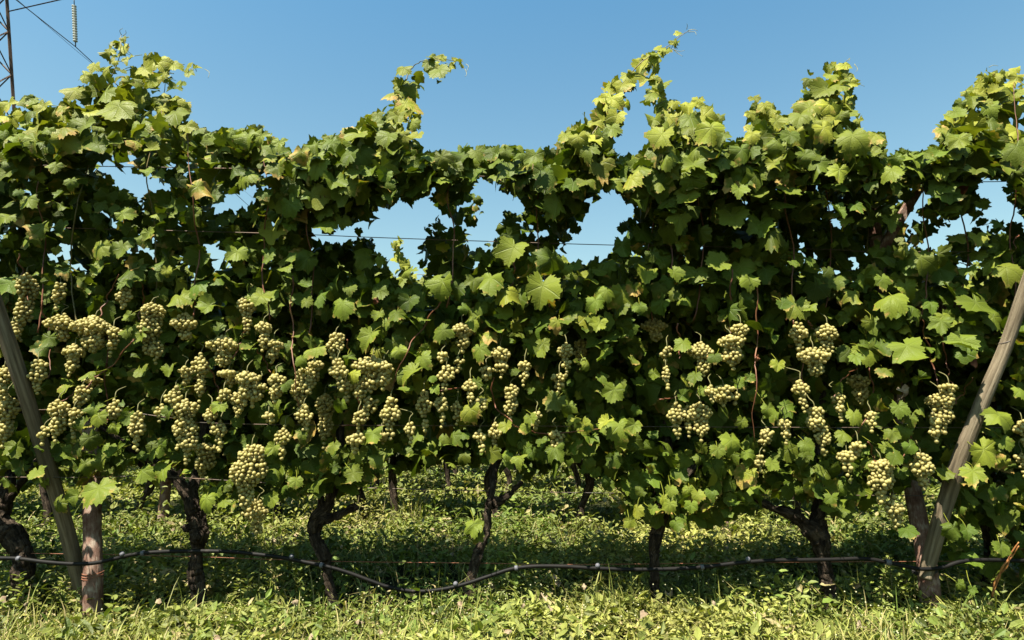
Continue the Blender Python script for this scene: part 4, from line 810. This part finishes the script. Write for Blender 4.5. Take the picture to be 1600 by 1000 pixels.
def frac_noise(x, y, s, seed):
    r_ = np.random.default_rng(seed); v = np.zeros_like(x)
    for i in range(7):
        a = r_.uniform(0, 6.283); f = s * r_.uniform(0.5, 2.0); v += np.sin(f * (x * math.cos(a) + y * math.sin(a)) + r_.uniform(0, 6.28))
    return v / 3.0
def scatter(n, y0, y1, r_, power=1.0):
    y = y0 + (y1 - y0) * r_.random(n) ** power; x = (r_.random(n) * 2 - 1) * (y * 0.84 + 1.1); return x, y
def weeds(n, y0, y1, smin, smax, hmax, seed, power=1.0, yb=.42):
    """plants of several ovate leaves on a short stem"""
    r_ = np.random.default_rng(seed); x, y = scatter(n, y0, y1, r_, power)
    keep = frac_noise(x, y, 3.0, 5) + r_.normal(0, .8, n) > -0.75; x, y = x[keep], y[keep]; n = len(x)
    hh = (0.22 + 0.9 * np.clip(frac_noise(x, y, 6.0, 9) * .5 + .4, 0, 1)) * hmax * np.interp(y, [2.5, 2.9, 3.2, 3.35], [.8, .6, .7, 1.2])
    yel = np.clip(yb + 0.32 * frac_noise(x, y, 2.6, 21) + r_.normal(0, .10, n), 0, 1)
    per = 7; m = n * per
    X = np.repeat(x, per) + r_.normal(0, .028, m); Yp = np.repeat(y, per) + r_.normal(0, .028, m); u = r_.random(m)
    Z = gh(X, Yp) + 0.004 + u * np.repeat(hh, per) * r_.uniform(.6, 1.1, m)
    s = r_.uniform(smin, smax, m) * (1.1 - .4 * u)
    az = r_.uniform(0, 6.283, m); el = r_.normal(0.25, .45, m)
    d = np.column_stack([np.cos(az) * np.cos(el), np.sin(az) * np.cos(el), np.sin(el)])
    side = np.cross(d, [0, 0, 1.0]); side /= np.linalg.norm(side, axis=1)[:, None] + 1e-6
    up = np.cross(side, d); ro = r_.normal(0, .5, m)[:, None]; side = side * np.cos(ro) + up * np.sin(ro)
    up = np.cross(side, d)
    wd = r_.uniform(.55, .85, m)[:, None]
    b = np.column_stack([X, Yp, Z]); S = s[:, None]
    v0 = b; v1 = b + d * S * .40 + side * S * .34 * wd + up * S * .05; v2 = b + d * S * .80 + side * S * .22 * wd + up * S * .02
    v3 = b + d * S * 1.05 - up * S * .10; v4 = b + d * S * .80 - side * S * .22 * wd + up * S * .02; v5 = b + d * S * .40 - side * S * .34 * wd + up * S * .05; v6 = b + d * S * .5 - up * S * .05
    V = np.stack([v0, v1, v2, v3, v4, v5, v6], 1).reshape(-1, 3); o = (np.arange(m) * 7)[:, None]
    T = np.vstack([o + np.array([[0, 1, 6]]), o + np.array([[3, 4, 6]]), o + np.array([[1, 2, 6]]), o + np.array([[2, 3, 6]]), o + np.array([[4, 5, 6]]), o + np.array([[5, 0, 6]])])
    br = np.clip(r_.normal(1.0, .26, m) + np.repeat(0.18 * frac_noise(x, y, 4.5, 63), per), .4, 1.7)
    at = np.column_stack([br, np.clip(np.repeat(yel, per) + r_.normal(0, .08, m), 0, 1), np.repeat((r_.random(n) < .04) * .8, per)])
    return V, T, np.repeat(at, 7, axis=0)
def blades(n, y0, y1, lmin, lmax, wd, seed, power=1.0, yel0=.45, clump=True, xr=None):
    r_ = np.random.default_rng(seed); x, y = scatter(n, y0, y1, r_, power)
    if xr: x = r_.uniform(xr[0], xr[1], n)
    if clump:
        keep = frac_noise(x, y, 5.0, 31) + r_.normal(0, .7, n) > -0.3; x, y = x[keep], y[keep]; n = len(x)
    L = r_.uniform(lmin, lmax, n); az = r_.uniform(0, 6.283, n); lean = np.abs(r_.normal(.75, .38, n)); W = r_.uniform(.6, 1.3, n) * wd
    h = np.column_stack([np.cos(az), np.sin(az), np.zeros(n)]); sd_ = np.column_stack([-np.sin(az), np.cos(az), np.zeros(n)])
    b = np.column_stack([x, y, gh(x, y) - .01]); V = []
    for u, ww in ((0, 1), (.35, .95), (.7, .65), (1, .05)):
        ang = lean * (0.4 + 1.1 * u); c = b + h * (L * u * np.sin(ang))[:, None] + np.array([0, 0, 1.0]) * (L * u * np.cos(np.clip(ang, 0, 1.7)))[:, None]
        V += [c - sd_ * (W * ww / 2)[:, None], c + sd_ * (W * ww / 2)[:, None]]
    V = np.stack(V, 1).reshape(-1, 3); o = (np.arange(n) * 8)[:, None]
    Q = np.vstack([o + np.array([[0, 1, 3, 2]]), o + np.array([[2, 3, 5, 4]]), o + np.array([[4, 5, 7, 6]])])
    at = np.column_stack([np.clip(r_.normal(1.05, .2, n), .5, 1.7), np.clip(r_.normal(yel0, .25, n), 0, 1), (r_.random(n) < .22 + .2 * frac_noise(x, y, 3.5, 91)) * r_.uniform(.4, 1, n)])
    return V, Q, np.repeat(at, 8, axis=0)
parts = [weeds(9000, 2.2, 4.3, .018, .050, .17, 1), weeds(1100, 2.4, 4.8, .05, .085, .24, 8, yb=.15), weeds(8200, 3.9, 6.6, .025, .06, .2, 2), weeds(900, 3.7, 6.4, .04, .085, .38, 18, yb=.3), weeds(9000, 6.2, 13.5, .05, .10, .16, 3), weeds(2600, 2.9, 4.2, .03, .055, .20, 4)]
V = np.vstack([p[0] for p in parts]); off = np.cumsum([0] + [len(p[0]) for p in parts[:-1]]); T = np.vstack([p[1] + o for p, o in zip(parts, off)]); A_ = np.vstack([p[2] for p in parts])
wd_ = mesh_obj('weeds', V, T, M_WEED, None, False, {'tint': A_}); tag(wd_, 'low leafy green weeds carpeting the ground between the rows', 'weeds', kind='stuff')
parts = [blades(18000, 2.2, 3.15, .05, .18, .0055, 11, yel0=.6), blades(14000, 3.0, 6.6, .08, .26, .006, 12), blades(6000, 6, 13, .10, .25, .012, 13)]
for (px, py, n, ll) in ((655, 822, 90, .42), (1150, 900, 60, .2), (960, 812, 120, .2), (1010, 830, 60, .18), (760, 955, 60, .22), (1330, 935, 60, .22), (620, 830, 30, .3)):
    g_ = G(px, py); r2 = np.random.default_rng(px)
    parts.append(blades(n, g_[1] - .06, g_[1] + .06, ll * .5, ll, .006, px, yel0=.3, clump=False, xr=(g_[0] - .09, g_[0] + .09)))
V = np.vstack([p[0] for p in parts]); off = np.cumsum([0] + [len(p[0]) for p in parts[:-1]]); Q = np.vstack([p[1] + o for p, o in zip(parts, off)]); A_ = np.vstack([p[2] for p in parts])
gr = mesh_obj('grass', V, Q, M_WEED, None, True, {'tint': A_}); tag(gr, 'yellow green grass blades lying in the foreground and between the weeds', 'grass', kind='stuff')
# tiny pale flower heads and litter of dead leaves
r_ = np.random.default_rng(77); n = 2600; x, y = scatter(n, 2.5, 5.0, r_)
ok = frac_noise(x, y, 3.0, 45) + r_.normal(0, .5, n) > .15; x, y = x[ok], y[ok]; n = len(x); z = gh(x, y) + r_.uniform(.06, .16, n)
V = (np.column_stack([x, y, z])[:, None] + IV[None] * r_.uniform(.0018, .0036, n)[:, None, None]).reshape(-1, 3); T = (IT[None] + (np.arange(n) * len(IV))[:, None, None]).reshape(-1, 3)
fl = mesh_obj('flowers', V, T, M_FLOWER); tag(fl, 'tiny pale yellow flower heads dotted over the weeds', 'flowers', kind='stuff')
L = Leaves(); n = 160; x, y = scatter(n, 2.4, 5.6, r_)
L.add(leaf_batch(MID[0], np.column_stack([x, y, gh(x, y) + r_.uniform(.05, .14, n)]), np.column_stack([r_.normal(0, .5, n), r_.normal(-.3, .4, n), np.ones(n)]), r_.normal(0, 1, (n, 3)), r_.uniform(.018, .038, n), np.tile([1., 0, 0], (n, 1)), curl=1.8))
lt = L.build('leaf_litter', M_PALE, None); tag(lt, 'small pale dead leaves fallen among the weeds', 'leaf litter', kind='stuff')

# taller plants standing out of the weeds
def tall_weed(px, py, h_, ls, nl, label, group=None):
    g_ = G(px, py); g_[2] = gh(g_[0], g_[1]); o = thing('tall_weed', tuple(g_), label, 'weed', group)
    r2 = np.random.default_rng(int(px)); top = g_ + [r2.normal(0, .03), r2.normal(0, .02), h_]
    path = smooth_path([g_ - [0, 0, .02], (g_ + top) / 2 + r2.normal(0, .012, 3), top], 12); MB().tube(path, [.004, .0018], ns=6).build('stem', M_GSTEM, o)
    Vs = []; Ts = []; As = []; nn = 0
    for i in range(nl):
        u = .15 + .85 * i / (nl - 1); p = g_ * (1 - u) + top * u; az = i * 2.4 + r2.normal(0, .3); el = .5 - .3 * (1 - u)
        d = np.array([math.cos(az) * math.cos(el), math.sin(az) * math.cos(el), math.sin(el)]); sd_ = np.cross(d, [0, 0, 1]); sd_ /= np.linalg.norm(sd_); up = np.cross(sd_, d); S = ls * (1.15 - .55 * u)
        ring = [(0, 0, 0), (.3, .26, .05), (.6, .28, .05), (.85, .15, 0), (1.05, 0, -.12), (.85, -.15, 0), (.6, -.28, .05), (.3, -.26, .05), (.55, 0, -.03)]
        Vs.append(np.array([p + d * S * a + sd_ * S * b + up * S * c for a, b, c in ring])); Ts.append(np.array([(k_, (k_ + 1) % 8, 8) for k_ in range(8)]) + nn); nn += 9
        As.append(np.tile([1.05, .3, 0], (9, 1)))
    mesh_obj('leaves', np.vstack(Vs), np.vstack(Ts), M_WEED, o, True, {'tint': np.vstack(As)})
tall_weed(376, 958, .17, .055, 9, 'small upright weed with paired leaves between the knobbly and S-shaped trunks')
tall_weed(1398, 950, .26, .045, 26, 'bushy pale green weed climbing beside the hose coupling')
tall_weed(1385, 935, .20, .04, 20, 'leafy weed just left of the bushy pale green one by the hose coupling')
tall_weed(178, 968, .14, .07, 8, 'broad leaved young plant at the right foot of the round reddish post')
tall_weed(40, 960, .22, .06, 22, 'leafy green weed at the lower left below the gnarled fallen trunk')
tall_weed(85, 955, .18, .05, 18, 'leafy weed growing at the foot of the dark leaning brace')
tall_weed(8, 950, .24, .06, 22, 'leafy weed at the left picture edge below the gnarled fallen trunk')
tall_weed(1490, 955, .18, .045, 18, 'feathery weed just right of the pinkish post foot')
tall_weed(1195, 955, .22, .05, 16, 'leafy weed in front of the hose left of the thick flaky trunk')
tall_weed(1570, 958, .15, .04, 14, 'small weed at the right edge below the orange dead stalk')
# orange dead stalk at the right
p0 = G(1547, 930); ds = thing('dead_stalk', tuple(p0), 'orange brown dead twisted stalk leaning up to the right', 'stalk')
mb = MB()
for s in (-1, 1):
    q = smooth_path([P(1550, 932, 3.15), P(1558 + s * 2, 905, 3.13), P(1570 - s * 3, 885, 3.1), P(1580 + s * 2, 868, 3.08), P(1592, 850 + s * 3, 3.05)], 24); mb.tube(q, [.003, .0045, .003], ns=7, rough=.3, seed=s + 3)
mb.build('stem', simple('orange_stalk', lambda t, c: ramp(t, noise(t, 40, 3, c), [(.35, (.14, .05, .015)), (.65, (.34, .15, .04))]), rough=.7), ds)

# stalks rising from the pods at the bottom
for o in list(bpy.data.objects):
    if o.type == 'EMPTY' and not o.children and o.parent is None: bpy.data.objects.remove(o)
